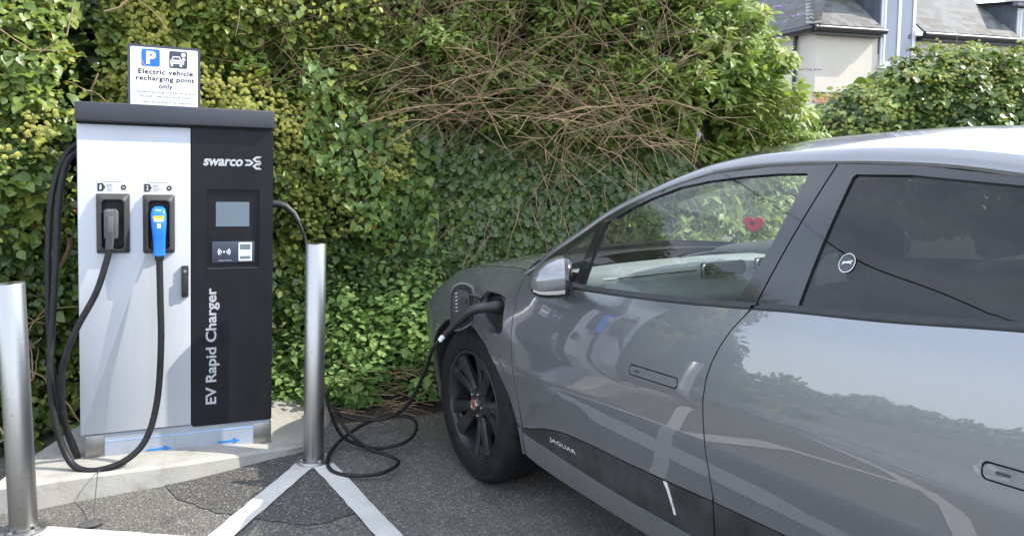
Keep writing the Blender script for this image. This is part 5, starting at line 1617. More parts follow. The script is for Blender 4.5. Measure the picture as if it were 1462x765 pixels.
def hedge_pts(n, x0, x1, z0, z1, seed, out):
    x = RNG.uniform(x0, x1, n); z = RNG.uniform(z0, z1, n)
    N0 = hedge_n(x)
    clump = fbm(np.stack([x * 7, z * 7, np.zeros(n)], 1), seed + 3, 2) - .5
    P = np.stack([x, hedge_y(x), z], 1) + N0 * (lumps(x, z, seed) * .62 + clump * .24 + out)[:, None]
    P[:, 1] -= .04 * (z - 1.2)
    dens = fbm(np.stack([x * 2.6, z * 2.6, np.zeros(n)], 1), 77, 2)
    return P, N0, dens
P, N0, dens = hedge_pts(12000, -3.6, -.7, .9, 2.75, 11, .02)
w_ = (1 - .9 * sst(-1.75, -1.35, P[:, 0]) * sst(1.75, 2.05, P[:, 2])) * sst(.36, .58, dens) * sst(.7, 1.7, P[:, 2]) * (.5 + .5 * sst(-.9, -1.9, P[:, 0]))
P = P[RNG.random(len(P)) < w_ * .8]
zone = (P[:, 0] > -2.4) & (P[:, 0] < -1.3) & (P[:, 1] < 4.48)
P[zone, 1] = 4.46 + RNG.random(zone.sum()) * .05
cl = np.concatenate([P + RNG.normal(0, .022, P.shape) for k in range(2)])
umbels('flower_head', hr, cl[RNG.permutation(len(cl))], RNG.uniform(.009, .017, len(cl)), M['umbel_green'])
# stems and dry runners
paths = []
for k in range(80):
    x = RNG.uniform(-3.2, -2.0); z = RNG.uniform(.05, 1.0) if k < 50 else RNG.uniform(1.2, 2.8)
    y = float(hedge_y(x)) - RNG.uniform(-.12, .10)
    paths.append(wander((x, y, z), (RNG.normal(0, .5), RNG.normal(0, .12), RNG.normal(.3, .6)), RNG.uniform(.3, .9), 9, .4, .1))
twig_set('stem', hr, paths, .0055, M['twig_pale'], 60)
paths = [wander((RNG.uniform(-3.1, -2.35), float(hedge_y(np.array(-2.1))) + RNG.uniform(0, .35), 0), (RNG.normal(0, .25), .1, 1), RNG.uniform(1.0, 2.4), 12, .28) for k in range(14)]
twig_set('trunk', hr, paths, .022, M['twig_brown'], 14, 7)

# ------------------------------------------------------------------ dark ivy on the wall, centre
iv = empty('wall_ivy', (0.6, 5.5, 0.0))
tag(iv, 'dark shaded lobed ivy covering the wall in the centre, under the bare twigs', 'ivy')
n = 15000
x = RNG.uniform(-.95, 1.25, n); z = RNG.uniform(0.05, 1.78, n)
yb = np.interp(x, [-1, -.5, 0, .6, 3.4], [5.1, 5.28, 5.42, 5.48, 5.6])
dep = np.abs(RNG.normal(0, .07, n)); lp_ = lumps(x, z, 31, 2.4)
P = np.stack([x, yb - lp_ * .30 + dep, z], 1)
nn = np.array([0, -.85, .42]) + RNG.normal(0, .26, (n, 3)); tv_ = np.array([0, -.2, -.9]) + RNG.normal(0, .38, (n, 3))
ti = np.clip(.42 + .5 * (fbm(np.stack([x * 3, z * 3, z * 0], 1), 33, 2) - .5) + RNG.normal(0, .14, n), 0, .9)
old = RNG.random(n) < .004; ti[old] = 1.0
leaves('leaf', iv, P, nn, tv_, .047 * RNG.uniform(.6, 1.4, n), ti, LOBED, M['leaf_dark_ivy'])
paths = [wander((RNG.uniform(-.6, 1.6), 5.30 + RNG.uniform(-.05, .05), RNG.uniform(.9, 1.9)), (RNG.normal(0, .5), -.05, -1), RNG.uniform(.2, .6), 8, .35) for k in range(50)]
twig_set('stem', iv, paths, .0035, M['twig_pale'], 50)

# ------------------------------------------------------------------ climbing bindweed hanging over the corner
bv = empty('climbing_vine', (-0.9, 5.0, 1.0))
tag(bv, 'pale green heart leaved vine hanging down between the sunlit hedge and the bare twigs', 'vine')
poly = [(-1.30, 2.2), (-1.15, 2.15), (-1.00, 1.90), (-.62, 1.62), (-.50, 1.30), (-.52, .95), (-.80, .90), (-1.05, 1.20), (-1.30, 1.70)]
G_ = np.stack([RNG.uniform(-1.6, -.45, 6000), RNG.uniform(.85, 2.65, 6000)], 1)
G_ = G_[inpoly(G_, poly)][:900]; n = len(G_)
x, z = G_[:, 0], G_[:, 1]
P = np.stack([x, hedge_y(x) - .16 - .45 * (lumps(x, z, 41, 3.0)) + np.abs(RNG.normal(0, .06, n)), z], 1)
nn = np.array([.15, -.75, .5]) + RNG.normal(0, .42, (n, 3)); tv_ = np.array([0, -.25, -.9]) + RNG.normal(0, .35, (n, 3))
ok_ = RNG.random(len(P)) < .8
P, nn, tv_, n = P[ok_], nn[ok_], tv_[ok_], int(ok_.sum())
leaves('leaf', bv, P, nn, tv_, .042 * RNG.uniform(.5, 1.6, n), np.clip(RNG.normal(.45, .22, n), 0, 1), HEART, M['leaf_vine'])
def trumpet(root, p, s):
    V, F = lathe_geo([(.10, -1.0), (.16, -.5), (.42, -.1), (.85, .05), (.98, .0)], 12)
    o = mobj('flower', [(v[0] * s, v[1] * s, v[2] * s) for v in V], F, M['flower_white'], root, True)
    o.location = np.array(p) - np.array(root.location); o.rotation_euler = (R(40), R(25), R(RNG.uniform(20, 60)))
trumpet(bv, (-1.06, 4.70, 1.74), .017)

# ------------------------------------------------------------------ buddleia over the wall
bd = empty('buddleia_bush', (0.6, 5.6, 1.7))
tag(bd, 'big straggly buddleia bush with bare brown twigs and leafy right side above the wall', 'bush')
def bud_right(z): return np.interp(z, [.6, 1.3, 1.74, 2.08, 2.4, 2.7, 3.3], [2.15, 2.30, 2.40, 2.10, 1.93, 1.72, 1.4])
def bud_front(x, z):
    y = 5.35 - .30 * sst(1.5, 2.1, z) + .10 * (z - 2.2) * (z > 2.2)
    return y + .45 * sst(1.2, 2.4, x) * sst(.2, 1, x)
nc = 7800
cx = RNG.uniform(-1.9, 2.5, nc); cz = RNG.uniform(.60, 2.98, nc)
ok = (cx < bud_right(cz) - RNG.random(nc) ** 2 * .1)
low = np.interp(cx, [-1.9, -1.2, -.6, .0, .6, 1.0, 1.5, 2.4], [2.3, 2.0, 1.80, 1.72, 1.35, .85, .70, .60])
ok &= cz > low
leafy = np.clip(sst(.1, 1.3, cx) * .95 + sst(2.0, 2.5, cz) * .45 + .22, 0, 1) * (.35 + 1.0 * sst(.38, .60, fbm(np.stack([cx * 2.5, cz * 2.5, cx * 0], 1), 51, 2)))
ok &= RNG.random(nc) < leafy
cx, cz = cx[ok], cz[ok]
nc = len(cx)
cdep = np.abs(RNG.normal(0, .30, nc))
cy = bud_front(cx, cz) + cdep - .5 * lumps(cx, cz, 52, 2.0)
CP = np.stack([cx, cy, cz], 1)
dirs = np.array([0.12, -.75, .45]) + RNG.normal(0, .45, (nc, 3)); dirs[:, 0] += .5 * sst(1.4, 2.3, cx); dirs = unit(dirs)
Pl, Nl, Tl, Sl, TIl = [], [], [], [], []
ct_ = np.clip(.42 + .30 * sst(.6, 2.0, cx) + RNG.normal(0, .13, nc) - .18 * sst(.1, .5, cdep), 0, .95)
for k in range(9):
    ang = k * 2.4 + RNG.uniform(0, 6.28, nc)
    u_ = unit(np.cross(dirs, np.array([.3, .2, 1.0]))); v_ = np.cross(dirs, u_)
    rad = u_ * np.cos(ang)[:, None] + v_ * np.sin(ang)[:, None]
    back = (k // 2) * .030
    tip = rad * (.85 + .0) + dirs * RNG.uniform(.1, .8, nc)[:, None] + np.array([0, 0, -.22])
    Pl.append(CP - dirs * back + RNG.normal(0, .008, (nc, 3)))
    Tl.append(tip); Nl.append(dirs * .8 - rad * .25 + np.array([0, -.1, .5]) + RNG.normal(0, .2, (nc, 3)))
    Sl.append(RNG.uniform(.045, .115, nc) * (.8 + .25 * (k / 8))); TIl.append(np.clip(ct_ + RNG.normal(0, .08, nc), 0, .97))
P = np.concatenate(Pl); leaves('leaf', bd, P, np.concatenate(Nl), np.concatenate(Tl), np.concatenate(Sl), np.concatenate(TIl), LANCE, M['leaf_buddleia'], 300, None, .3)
nt = 6500
tx = RNG.uniform(-1.95, 1.3, nt); tz = RNG.uniform(1.62, 2.95, nt)
ok = (tz > np.interp(tx, [-1.95, -1.2, -.6, .0, .6, 1.3], [1.95, 1.85, 1.80, 1.72, 1.62, 1.55])) & (RNG.random(nt) < .25 + .9 * sst(.36, .62, fbm(np.stack([tx * 3.4, tz * 3.4, tx * 0], 1), 57, 2)))
tx, tz = tx[ok], tz[ok]; nt = len(tx)
TP = np.stack([tx, bud_front(tx, tz) + np.where(tx < -.9, -.35 * sst(-.9, -1.6, tx), 0) + np.abs(RNG.normal(0, .13, nt)) - .35 * lumps(tx, tz, 58, 2.2), tz], 1)
td = unit(np.array([0, -.6, .7]) + RNG.normal(0, .5, (nt, 3)))
Pl, Nl, Tl, Sl, TIl = [], [], [], [], []
for k in range(7):
    ang = k * 2.4 + RNG.uniform(0, 6.28, nt); u_ = unit(np.cross(td, np.array([.3, .2, 1.0]))); v_ = np.cross(td, u_)
    rad = u_ * np.cos(ang)[:, None] + v_ * np.sin(ang)[:, None]
    Pl.append(TP - td * (k // 2) * .016 + RNG.normal(0, .006, (nt, 3))); Tl.append(rad * .8 + td * RNG.uniform(.3, 1.0, nt)[:, None])
    Nl.append(td * .8 - rad * .3 + np.array([0, -.1, .4]) + RNG.normal(0, .2, (nt, 3))); Sl.append(RNG.uniform(.026, .072, nt)); TIl.append(np.clip(RNG.normal(.55, .2, nt), 0, 1))
leaves('leaf', bd, np.concatenate(Pl), np.concatenate(Nl), np.concatenate(Tl), np.concatenate(Sl), np.concatenate(TIl), LANCE, M['leaf_buddleia'], 0, None, .3, 'tufts')
# deeper, darker leaves that close the bush
n = 9000
x = RNG.uniform(-2.2, 2.2, n); z = RNG.uniform(1.2, 3.0, n)
ok = (x < bud_right(z) - .15) & (z > np.interp(x, [-2.2, .6, 2.4], [1.9, 1.8, 1.2])); x, z = x[ok], z[ok]; n = len(x)
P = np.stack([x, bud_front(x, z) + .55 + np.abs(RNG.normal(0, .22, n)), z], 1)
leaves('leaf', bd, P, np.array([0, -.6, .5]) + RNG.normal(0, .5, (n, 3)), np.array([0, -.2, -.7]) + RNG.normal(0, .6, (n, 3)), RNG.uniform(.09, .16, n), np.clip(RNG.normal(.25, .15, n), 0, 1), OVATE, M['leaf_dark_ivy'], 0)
# branches: stems arching up and forward, and a tangle of bare twigs hanging over the wall
main, fine, dry = [], [], []
for k in range(110):
    x0 = RNG.uniform(-1.3, .9)
    main.append(wander((x0, RNG.uniform(5.5, 6.0), RNG.uniform(1.55, 1.95)), (RNG.normal(-.1, .55), RNG.uniform(-.7, -.1), RNG.uniform(.3, 1.1)), RNG.uniform(.7, 1.4), 12, .14))
twig_set('branch', bd, main, .0072, M['twig_brown'], 110, 6)
for k in range(620):
    x0 = RNG.uniform(-1.8, 1.0); z0 = RNG.uniform(1.70, 2.9)
    fine.append(wander((x0, float(bud_front(np.array(x0), np.array(z0))) + RNG.uniform(-.10, .25) - .35 * float(sst(-.9, -1.6, np.array(x0))), z0), (RNG.normal(0, .8), RNG.normal(-.15, .3), RNG.normal(.4, .7)), RNG.uniform(.25, .80), 8, .16))
twig_set('twig', bd, fine, .0030, M['twig_brown'], 110, 4)
def forked(path, out, nf=3):
    out.append(path)
    for q in range(nf):
        i = int(RNG.integers(2, len(path) - 2)); d0 = path[i + 1] - path[i]
        d0 = d0 / np.linalg.norm(d0) + RNG.normal(0, .45, 3)
        out.append(wander(path[i], d0, RNG.uniform(.10, .32), 5, .14, .08))
for k in range(175):
    x0 = RNG.uniform(-.65, 1.0); z0 = 1.93 + RNG.normal(.0, .15) - .10 * sst(0, 1, np.array(x0)); y0 = 5.12 + RNG.uniform(-.16, .35)
    forked(wander((x0, y0, z0), (RNG.choice([-1, 1]) * RNG.uniform(.3, 1), RNG.normal(-.1, .25), RNG.normal(.12, .42)), RNG.uniform(.3, .95), 9, .12, .07), dry)
twig_set('bare_twig', bd, dry, .0027, M['twig_pale'], 190, 5)
# purple flower spikes
def spike(p, d, L):
    bm = bmesh.new()
    d = Vector(d).normalized(); u_ = d.orthogonal().normalized(); v_ = d.cross(u_)
    for k in range(90):
        t_ = RNG.random() ** .8; a_ = RNG.uniform(0, 6.28); r_ = .010 * (1 - .8 * t_) + .002
        c = d * (t_ * L) + (u_ * math.cos(a_) + v_ * math.sin(a_)) * r_
        s_ = .0050 * (1 - .4 * t_)
        o_ = (u_ * math.cos(a_) + v_ * math.sin(a_)); w2 = d.cross(o_)
        vs = [bm.verts.new(c + w2 * s_), bm.verts.new(c + d * s_), bm.verts.new(c - w2 * s_), bm.verts.new(c - d * s_), bm.verts.new(c + o_ * s_ * .7)]
        for i in range(4): bm.faces.new((vs[i], vs[(i + 1) % 4], vs[4]))
    o = bm_obj('flower_spike', bm, M['flower_purple'], bd); o.location = Vector(p) - bd.location
def sp_stem(p, d): multi_tube('flower_stem', [[np.array(p) - np.array(d) * q + np.array([0, 0, -.10 * q * q]) for q in np.linspace(0, .45, 6)]], [.003], M['stem_green'], bd, 5)
for p, d, L in (((1.90, 5.55, 2.66), (.9, -.2, .1), .14), ((1.82, 5.5, 2.57), (.9, -.3, .15), .11), ((1.96, 5.55, 2.52), (1, -.1, .15), .11), ((1.84, 5.5, 2.36), (1, -.2, .1), .11), ((2.10, 5.6, 2.16), (1, 0, .0), .12),
                ((1.27, 5.25, 1.70), (-.2, -.6, -.4), .07), ((1.20, 5.2, 2.55), (-.3, -.5, .5), .09), ((-.30, 4.98, 2.56), (-.2, -.4, .7), .10)): spike(p, d, L); sp_stem(p, d)

# ------------------------------------------------------------------ weeds along the foot of the wall
we = empty('weed_patch', (-0.7, 4.8, 0.0))
tag(we, 'bright green leafy weeds growing along the foot of the wall beside the front wheel', 'weeds')
Pl, Nl, Tl, Sl, TIl, stems = [], [], [], [], [], []
for k in range(410):
    x0 = RNG.uniform(-1.62, .75)
    yf = np.interp(x0, [-1.62, -1.2, -.86, -.5, -.1, .75], [4.62, 4.50, 4.50, 4.68, 4.98, 5.2])
    d_ = RNG.uniform(.02, .65); y0 = yf + d_
    H = np.interp(d_, [0, .12, .35, .65], [.14, .34, .62, .84]) * RNG.uniform(.75, 1.12) * np.interp(x0, [-1.6, -1.3, -1.0, .2, .75], [.8, .8, 1, 1.02, .8])
    if RNG.random() < .8 and abs(x0 + .74) < .15 and d_ < .28: continue
    path = wander((x0, y0, .03), (RNG.normal(0, .14), RNG.normal(-.12, .12), 1), H, 8, .16)
    stems.append(path)
    nn_ = int(H / .055) + 2
    for j in range(nn_):
        u = (j + 1) / nn_; i = min(int(u * 8), 7); p = np.array(path[i]) * (1 - (u * 8 - i)) + np.array(path[i + 1 if i < 8 else 8]) * (u * 8 - i)
        a0 = j * 1.57 + RNG.uniform(-.4, .4)
        for q in range(3):
            a1 = a0 + q * 2.09 + RNG.normal(0, .3)
            r_ = np.array([math.cos(a1), math.sin(a1), 0])
            Pl.append(p + r_ * RNG.uniform(.01, .06)); Tl.append(r_ + np.array([0, 0, RNG.uniform(-.7, .2)]))
            Nl.append(np.array([0, -.25, 1.0]) + r_ * RNG.uniform(-.1, .5) + RNG.normal(0, .25, 3)); Sl.append(RNG.uniform(.038, .088) * (1.1 - .4 * u)); TIl.append(np.clip(.30 + .38 * u + RNG.normal(0, .14), 0, .97))
leaves('leaf', we, np.array(Pl), np.array(Nl), np.array(Tl), np.array(Sl), np.array(TIl), TOOTH, M['leaf_weed'])
twig_set('stem', we, stems, .0028, M['stem_green'], 60, 4)
# dry brown stalks lying in front
dr = empty('dead_stalks', (-0.6, 4.6, 0.0))
tag(dr, 'dry brown stalks and litter lying at the edge of the tarmac under the weeds', 'litter')
paths = []
for k in range(70):
    x0 = RNG.normal(-.70, .12) if k < 50 else RNG.uniform(-1.35, -.35)
    yb = np.interp(x0, [-1.35, -.86, -.5, -.2], [4.42, 4.46, 4.64, 4.9])
    y0 = yb + (RNG.uniform(0, .2) if k < 50 else RNG.normal(-.02, .05)); z0 = RNG.uniform(.02, .26) if k < 50 else .02 + RNG.uniform(0, .04)
    paths.append(wander((x0, y0, z0), (RNG.choice([-1, 1]) * 1.0, RNG.normal(0, .35), RNG.normal(-.05, .25) if k < 50 else RNG.normal(0, .05)), RNG.uniform(.12, .40), 7, .25, .05 if k < 50 else 0))
twig_set('stalk', dr, paths, .0030, M['twig_pale'], 170, 4)

# ------------------------------------------------------------------ ivy mound on the right
im = empty('ivy_mound', (5.6, 9.0, 0.0))
tag(im, 'rounded ivy covered mound behind the car roof, in front of the cream house', 'hedge')
def mound(n, dmul=1.0):
    x = RNG.uniform(2.9, 9.5, n); u = RNG.random(n)
    top_ = np.interp(x, [2.9, 3.55, 3.75, 4.05, 4.35, 4.7, 5.2, 5.9, 9.5], [1.55, 1.95, 2.25, 2.52, 2.68, 2.80, 2.92, 2.88, 2.7])
    z = top_ * (1 - .75 * u ** 1.3)
    bulge = np.sqrt(np.clip(1 - ((z / top_)) ** 3, 0, 1))
    y = 8.95 - .85 * bulge + .35 * sst(4.2, 3.2, x)
    lp_ = lumps(x, z, 61, 1.6); cl_ = fbm(np.stack([x * 5, z * 5, x * 0], 1), 62, 2) - .5
    dep = np.abs(RNG.normal(0, .16, n))
    nrm = unit(np.stack([np.where(x < 4.3, -.35, .0), -(.35 + .65 * bulge), 1.0 - .75 * bulge], 1))
    P = np.stack([x, y, z], 1) + nrm * (lp_ * .7 + cl_ * .25 - dep)[:, None]
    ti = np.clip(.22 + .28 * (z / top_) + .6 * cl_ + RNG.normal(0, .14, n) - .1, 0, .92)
    return P, nrm, ti, z / top_
n = 21000
P, nrm, ti, rel = mound(n)
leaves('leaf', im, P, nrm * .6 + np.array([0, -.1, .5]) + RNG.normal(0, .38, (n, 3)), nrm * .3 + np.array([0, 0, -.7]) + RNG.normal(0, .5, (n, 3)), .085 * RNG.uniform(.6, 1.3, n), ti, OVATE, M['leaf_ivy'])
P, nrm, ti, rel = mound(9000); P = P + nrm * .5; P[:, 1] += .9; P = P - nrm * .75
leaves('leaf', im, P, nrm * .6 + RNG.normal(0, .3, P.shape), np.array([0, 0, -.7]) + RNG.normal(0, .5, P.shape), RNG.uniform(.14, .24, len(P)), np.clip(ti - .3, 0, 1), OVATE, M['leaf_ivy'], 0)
P, nrm, ti, rel = mound(6500)
ok = rel > .70
P = P[ok] + nrm[ok] * .05; umbels('flower_head', im, P, RNG.uniform(.012, .021, len(P)), M['umbel_green'], 250)
paths = [wander(P[RNG.integers(len(P))], (RNG.normal(0, .5), -.3, 1), RNG.uniform(.15, .35), 6, .2) for k in range(30)]
twig_set('shoot', im, paths, .004, M['stem_green'], 30, 4)

# ------------------------------------------------------------------ low bushes on the far side of the car park
fh = empty('far_hedge', (-23.0, 0, 0))
tag(fh, 'long low green hedge along the far left edge of the car park', 'hedge')
n = 17000
y = RNG.uniform(-22, 13, n); z = RNG.uniform(0, 1, n) ** .8 * np.interp(y, [-16, -8, -3, 2, 9], [1.3, 1.6, 1.3, 1.6, 2.2]) * (0.8 + .4 * fbm(np.stack([y * .8, y * 0, y * 0], 1), 71, 2))
P = np.stack([-23 - np.abs(RNG.normal(0, .4, n)) + .5 * lumps(y, z, 72, .9), y, z], 1)
leaves('leaf', fh, P, np.array([.7, 0, .5]) + RNG.normal(0, .4, (n, 3)), np.array([.3, 0, -.7]) + RNG.normal(0, .5, (n, 3)), RNG.uniform(.17, .27, n), np.clip(RNG.normal(.35, .18, n), 0, .92), OVATE, M['leaf_ivy'], 0)

# ------------------------------------------------------------------ the house beyond
mk('render_cream', (0.50, 0.465, 0.39), 0.85, var=0.05, vscale=1.3, bump=0.3, bscale=60)
mk('slate', (0.085, 0.085, 0.088), 0.7, var=0.3, vscale=2.3, bump=0.3, bscale=40)
mk('slate_pale', (0.13, 0.134, 0.125), 0.75, var=0.25, vscale=2.3, bump=0.3, bscale=40)
mk('slate_brown', (0.085, 0.078, 0.066), 0.75, var=0.3, vscale=2.3)
mk('gutter_black', (0.014, 0.015, 0.016), 0.4, var=0.2)
mk('lead_cheek', (0.10, 0.112, 0.14), 0.6, var=0.3, vscale=2.0)
mk('upvc_white', (0.58, 0.59, 0.60), 0.35, var=0.04)
mk('brick_orange', (0.38, 0.20, 0.10), 0.85, var=0.3, vscale=12)
mk('curtain', (0.42, 0.44, 0.48), 0.8, var=0.08)
def pane_mat():
    m, n, l, b, o = nodes('window_pane')
    b.inputs['Base Color'].default_value = (0.10, 0.12, 0.16, 1); b.inputs['Roughness'].default_value = 0.06
    b.inputs['Specular IOR Level'].default_value = 0.9
    f = noise(n, l, .7, 2)
    l.new(mixc(n, l, f, (0.09, 0.11, 0.15), (0.17, 0.19, 0.24)), b.inputs['Base Color'])
    M['window_pane'] = m
pane_mat()
C0 = np.array([7.76, 20.0]); FD = np.array([2.05, .75]); FD /= np.linalg.norm(FD); SD = np.array([-.30, 1.0]); SD /= np.linalg.norm(SD)
FN = np.array([FD[1], -FD[0]])           # outward from the front wall
EAVE = 4.58
hs = empty('cream_house', (C0[0], C0[1], 0))
tag(hs, 'cream rendered house with slate roof and lead clad dormers beyond the hedge', 'house')
def hp_(a, b, z):   # a along the front, b outwards, relative to the house
    q = FD * a + FN * b
    return (q[0], q[1], z)
def quad(name, pts, mat, parent=hs): return mobj(name, pts, [tuple(range(len(pts)))], mat, parent)
def hbox(name, a0, a1, b0, b1, z0, z1, mat, parent=hs):
    V = [hp_(a, b, z) for z in (z0, z1) for a, b in ((a0, b0), (a1, b0), (a1, b1), (a0, b1))]
    return mobj(name, V, [(0, 1, 2, 3), (4, 5, 6, 7), (0, 1, 5, 4), (1, 2, 6, 5), (2, 3, 7, 6), (3, 0, 4, 7)], mat, parent)
fw = hbox('wall', 0, 12, -.3, 0, 0, EAVE, M['render_cream'])
sd = [(SD[0] * t, SD[1] * t) for t in (0, 8)]
sn = np.array([-SD[1], SD[0]])
V = [(sd[0][0], sd[0][1], 0), (sd[1][0], sd[1][1], 0), (sd[1][0], sd[1][1], EAVE), (sd[0][0], sd[0][1], EAVE)]
quad('wall', V, M['render_cream'])
# brick base course
zb = 2.72
for r_ in range(3):
    for k in range(10):
        a0 = -.02 + k * .235 + (r_ % 2) * .11
        hbox('brick', a0, a0 + .215, -.05, .03 + RNG.uniform(0, .006), zb + r_ * .078, zb + r_ * .078 + .066, M['brick_orange'], fw)
hbox('render_stop', -.02, 3.5, -.02, .035, zb + .24, zb + .27, M['gutter_black'], fw)
# roof: hip at the corner; slopes of laid slates
PITCH = math.tan(R(40))
rid = EAVE + 3.0 * PITCH
def rz(b): return EAVE + .04 + (.25 - b) * PITCH
rf = quad('roof', [hp_(-.30, .25, rz(.25)), hp_(2.0, .25, rz(.25)), hp_(2.0, -2.58, rz(-2.58)), hp_(1.997, -2.584, rz(-2.584))], M['slate'])
quad('roof', [hp_(2.0, -2.4, rz(-2.4)), hp_(3.3, -2.4, rz(-2.4)), hp_(3.3, -3.2, rz(-3.2)), hp_(2.5, -3.2, rz(-3.2)), hp_(2.0, -2.584, rz(-2.584))], M['slate'])
quad('roof', [hp_(3.3, .25, rz(.25)), hp_(7.0, .25, rz(.25)), hp_(7.0, -3.2, rz(-3.2)), hp_(3.3, -3.2, rz(-3.2))], M['slate'])
quad('roof', [hp_(8.4, .25, rz(.25)), hp_(12, .25, rz(.25)), hp_(12, -3.2, rz(-3.2)), hp_(8.4, -3.2, rz(-3.2))], M['slate'])
e0 = np.array(hp_(-.30, .25, EAVE + .04)); e1 = np.array(hp_(2.5, -3.2, EAVE + .04 + 3.45 * PITCH)); e2 = np.array([SD[0] * 8 - .28, SD[1] * 8 - .1, EAVE + .04])
quad('roof', [tuple(e0), tuple(e1), tuple(e1 + np.array([SD[0], SD[1], 0]) * 4), tuple(e2)], M['slate'])
def slate_mesh(w_, L, th=.022):
    V = [(-w_ / 2, 0, 0), (w_ / 2, 0, 0), (w_ / 2, L, 0), (-w_ / 2, L, 0), (-w_ / 2, 0, th), (w_ / 2, 0, th), (w_ / 2, L, .004), (-w_ / 2, L, .004)]
    F = [(4, 5, 6, 7), (0, 1, 5, 4), (1, 2, 6, 5), (3, 0, 4, 7)]
    return V, F
SM = []
for mt in ('slate', 'slate', 'slate_pale', 'slate_brown'):
    me = bpy.data.meshes.new('slate'); v, f = slate_mesh(.245, .34); me.from_pydata(v, [], f); me.materials.append(M[mt]); me.update(); SM.append(me)
def lay(o0, u, v, rows, cols, ok, parent, limit, pale=0.3):
    u = unit(np.array(u)); v = unit(np.array(v)); w_ = np.cross(u, v); w_ /= np.linalg.norm(w_)
    if w_[2] < 0: w_ = -w_
    restV, restF = [], []
    cnt = 0
    for r_ in range(rows):
        for c in range(cols):
            a = c * .255 + (r_ % 2) * .127; b = r_ * .175
            if not ok(a, b): continue
            jj = RNG.normal(0, .006, 2)
            p = np.array(o0) + u * (a + jj[0]) + v * (b + jj[1]) + w_ * .012
            ax = unit(v + w_ * .05); nz_ = np.cross(u, ax)
            if nz_[2] < 0: nz_ = -nz_
            m4 = Matrix(((u[0], ax[0], nz_[0], p[0]), (u[1], ax[1], nz_[1], p[1]), (u[2], ax[2], nz_[2], p[2]), (0, 0, 0, 1)))
            if cnt < limit:
                me = SM[2] if RNG.random() < pale else SM[RNG.choice([0, 1, 3])]
                o = link(bpy.data.objects.new('slate', me), parent); o.matrix_local = m4
            else:
                vv, ff = slate_mesh(.245, .34); b0 = len(restV)
                restV += [tuple(m4 @ Vector(x)) for x in vv]; restF += [tuple(i + b0 for i in q) for q in ff]
            cnt += 1
    if restV:
        o = mobj('slates', restV, restF, M['slate'], parent); o['kind'] = 'stuff'
fu = np.array([FD[0], FD[1], 0]); fv = unit(np.array([-FN[0], -FN[1], PITCH]))
o0 = np.array(hp_(-.15, .27, EAVE + .045))
lay(o0, fu, fv, 15, 40, lambda a, b: a > b * .72 - .05 and (a < 1.98 or a > 3.55) and not (a > 6.4 - .0 and a > 6.9), hs, 190, .35)
su = np.array([SD[0], SD[1], 0]); hipn = unit(np.cross(e1 - e0, su)); hipn = hipn if hipn[2] > 0 else -hipn
sv = unit(np.cross(hipn, su)); sv = sv if sv[2] > 0 else -sv
lay(e0 + hipn * .004, su, sv, 15, 24, lambda a, b: a > b * .55 and a < 6, hs, 110, .1)
# hip slates
hd_ = unit(e1 - e0)
for k in range(15):
    p = e0 + hd_ * (k * .22 - .02) + np.array([0, 0, .035])
    sdv = unit(np.cross(hd_, np.array([0, 0, 1.0]))); nz_ = np.cross(sdv, hd_); nz_ = nz_ if nz_[2] > 0 else -nz_
    o = link(bpy.data.objects.new('hip_slate', SM[2]), hs)
    o.matrix_local = Matrix(((sdv[0] * 1.6, hd_[0], nz_[0], p[0]), (sdv[1] * 1.6, hd_[1], nz_[1], p[1]), (sdv[2] * 1.6, hd_[2], nz_[2], p[2]), (0, 0, 0, 1)))
# gutters and downpipe
def gut(name, a, b, r_): return tube(name, [tuple(a), tuple(b)], r_, M['gutter_black'], hs, 10)
gut('gutter', hp_(-.32, .30, EAVE - .02), hp_(1.98, .30, EAVE - .02), .075)
gut('gutter', hp_(3.30, .30, EAVE - .02), hp_(12, .30, EAVE - .02), .075)
gut('gutter', e0 + np.array([0, 0, -.06]), e2 + np.array([0, 0, -.06]), .075)
hbox('fascia_board', -.20, 1.97, .02, .22, EAVE - .16, EAVE - .06, M['gutter_black'])
hbox('fascia_board', 3.32, 12, .02, .22, EAVE - .16, EAVE - .06, M['gutter_black'])
dpx = SD * .75 + sn * .08
tube('downpipe', [(dpx[0] + .02, dpx[1], EAVE - .1), (dpx[0], dpx[1], EAVE - .25), (dpx[0], dpx[1], 0)], .05, M['gutter_black'], hs, 10)
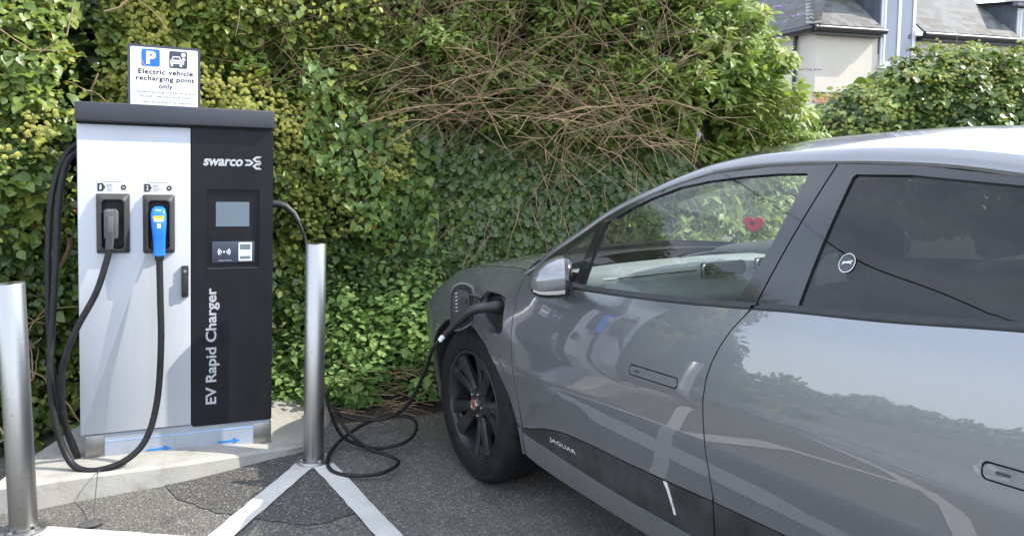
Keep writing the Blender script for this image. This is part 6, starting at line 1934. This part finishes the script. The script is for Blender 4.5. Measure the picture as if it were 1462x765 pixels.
# wall dormers breaking through the eaves
def dormer(a0, a1, zs, zt, panes):
    d = hbox('dormer', a0, a1, -2.6, .02, EAVE - .55, zt, M['lead_cheek'])
    for k in range(6):
        b0 = -.12 - k * .36
        for aa in (a0 - .012, a1 + .012): tube('lead_roll', [hp_(aa, b0, EAVE - .1), hp_(aa, b0, zt - .02)], .016, M['lead_cheek'], d, 6)
    pr_ = quad('dormer_roof', [hp_(a0 - .25, .28, zt), hp_(a1 + .25, .28, zt), hp_(a1 + .25, -3.0, zt + .35), hp_(a0 - .25, -3.0, zt + .35)], M['slate'], d)
    hbox('roof_edge', a0 - .25, a1 + .25, .10, .26, zt - .12, zt - .004, M['lead_cheek'], d)
    wfm = hbox('window', a0 + .04, a1 - .04, .021, .06, zs, zt - .15, M['upvc_white'], d)
    wa, wb = a0 + .12, a1 - .12; wd = (wb - wa) / panes
    for k in range(panes):
        p0, p1 = wa + k * wd + .05, wa + (k + 1) * wd - .05
        hbox('pane', p0, p1, .055, .064, zs + .10, zt - .25, M['window_pane'], wfm)
        fr_ = [hbox('sash', p0 - .055, p0, .055, .085, zs + .05, zt - .20, M['upvc_white'], wfm), hbox('sash', p1, p1 + .055, .055, .085, zs + .05, zt - .20, M['upvc_white'], wfm),
               hbox('sash', p0, p1, .055, .085, zs + .05, zs + .10, M['upvc_white'], wfm), hbox('sash', p0, p1, .055, .085, zt - .25, zt - .20, M['upvc_white'], wfm)]
    hbox('sill', a0 - .02, a1 + .02, .0, .14, zs - .07, zs - .002, M['upvc_white'], d)
dormer(2.02, 3.28, 3.72, 6.5, 2)
dormer(7.0, 8.4, 3.9, 5.65, 2)
# dark lawn and bank between hedge and house
tag(mobj('bank', [(-8, 6.3, -.3), (1.2, 6.3, -.3), (1.2, 6.3, 1.45), (-8, 6.3, 1.45), (-8, 19, 1.6), (1.2, 19, 1.6), (1.2, 19, -.3)], [(0, 1, 2, 3), (3, 2, 5, 4), (1, 6, 5, 2)], M['soil']), kind='structure')
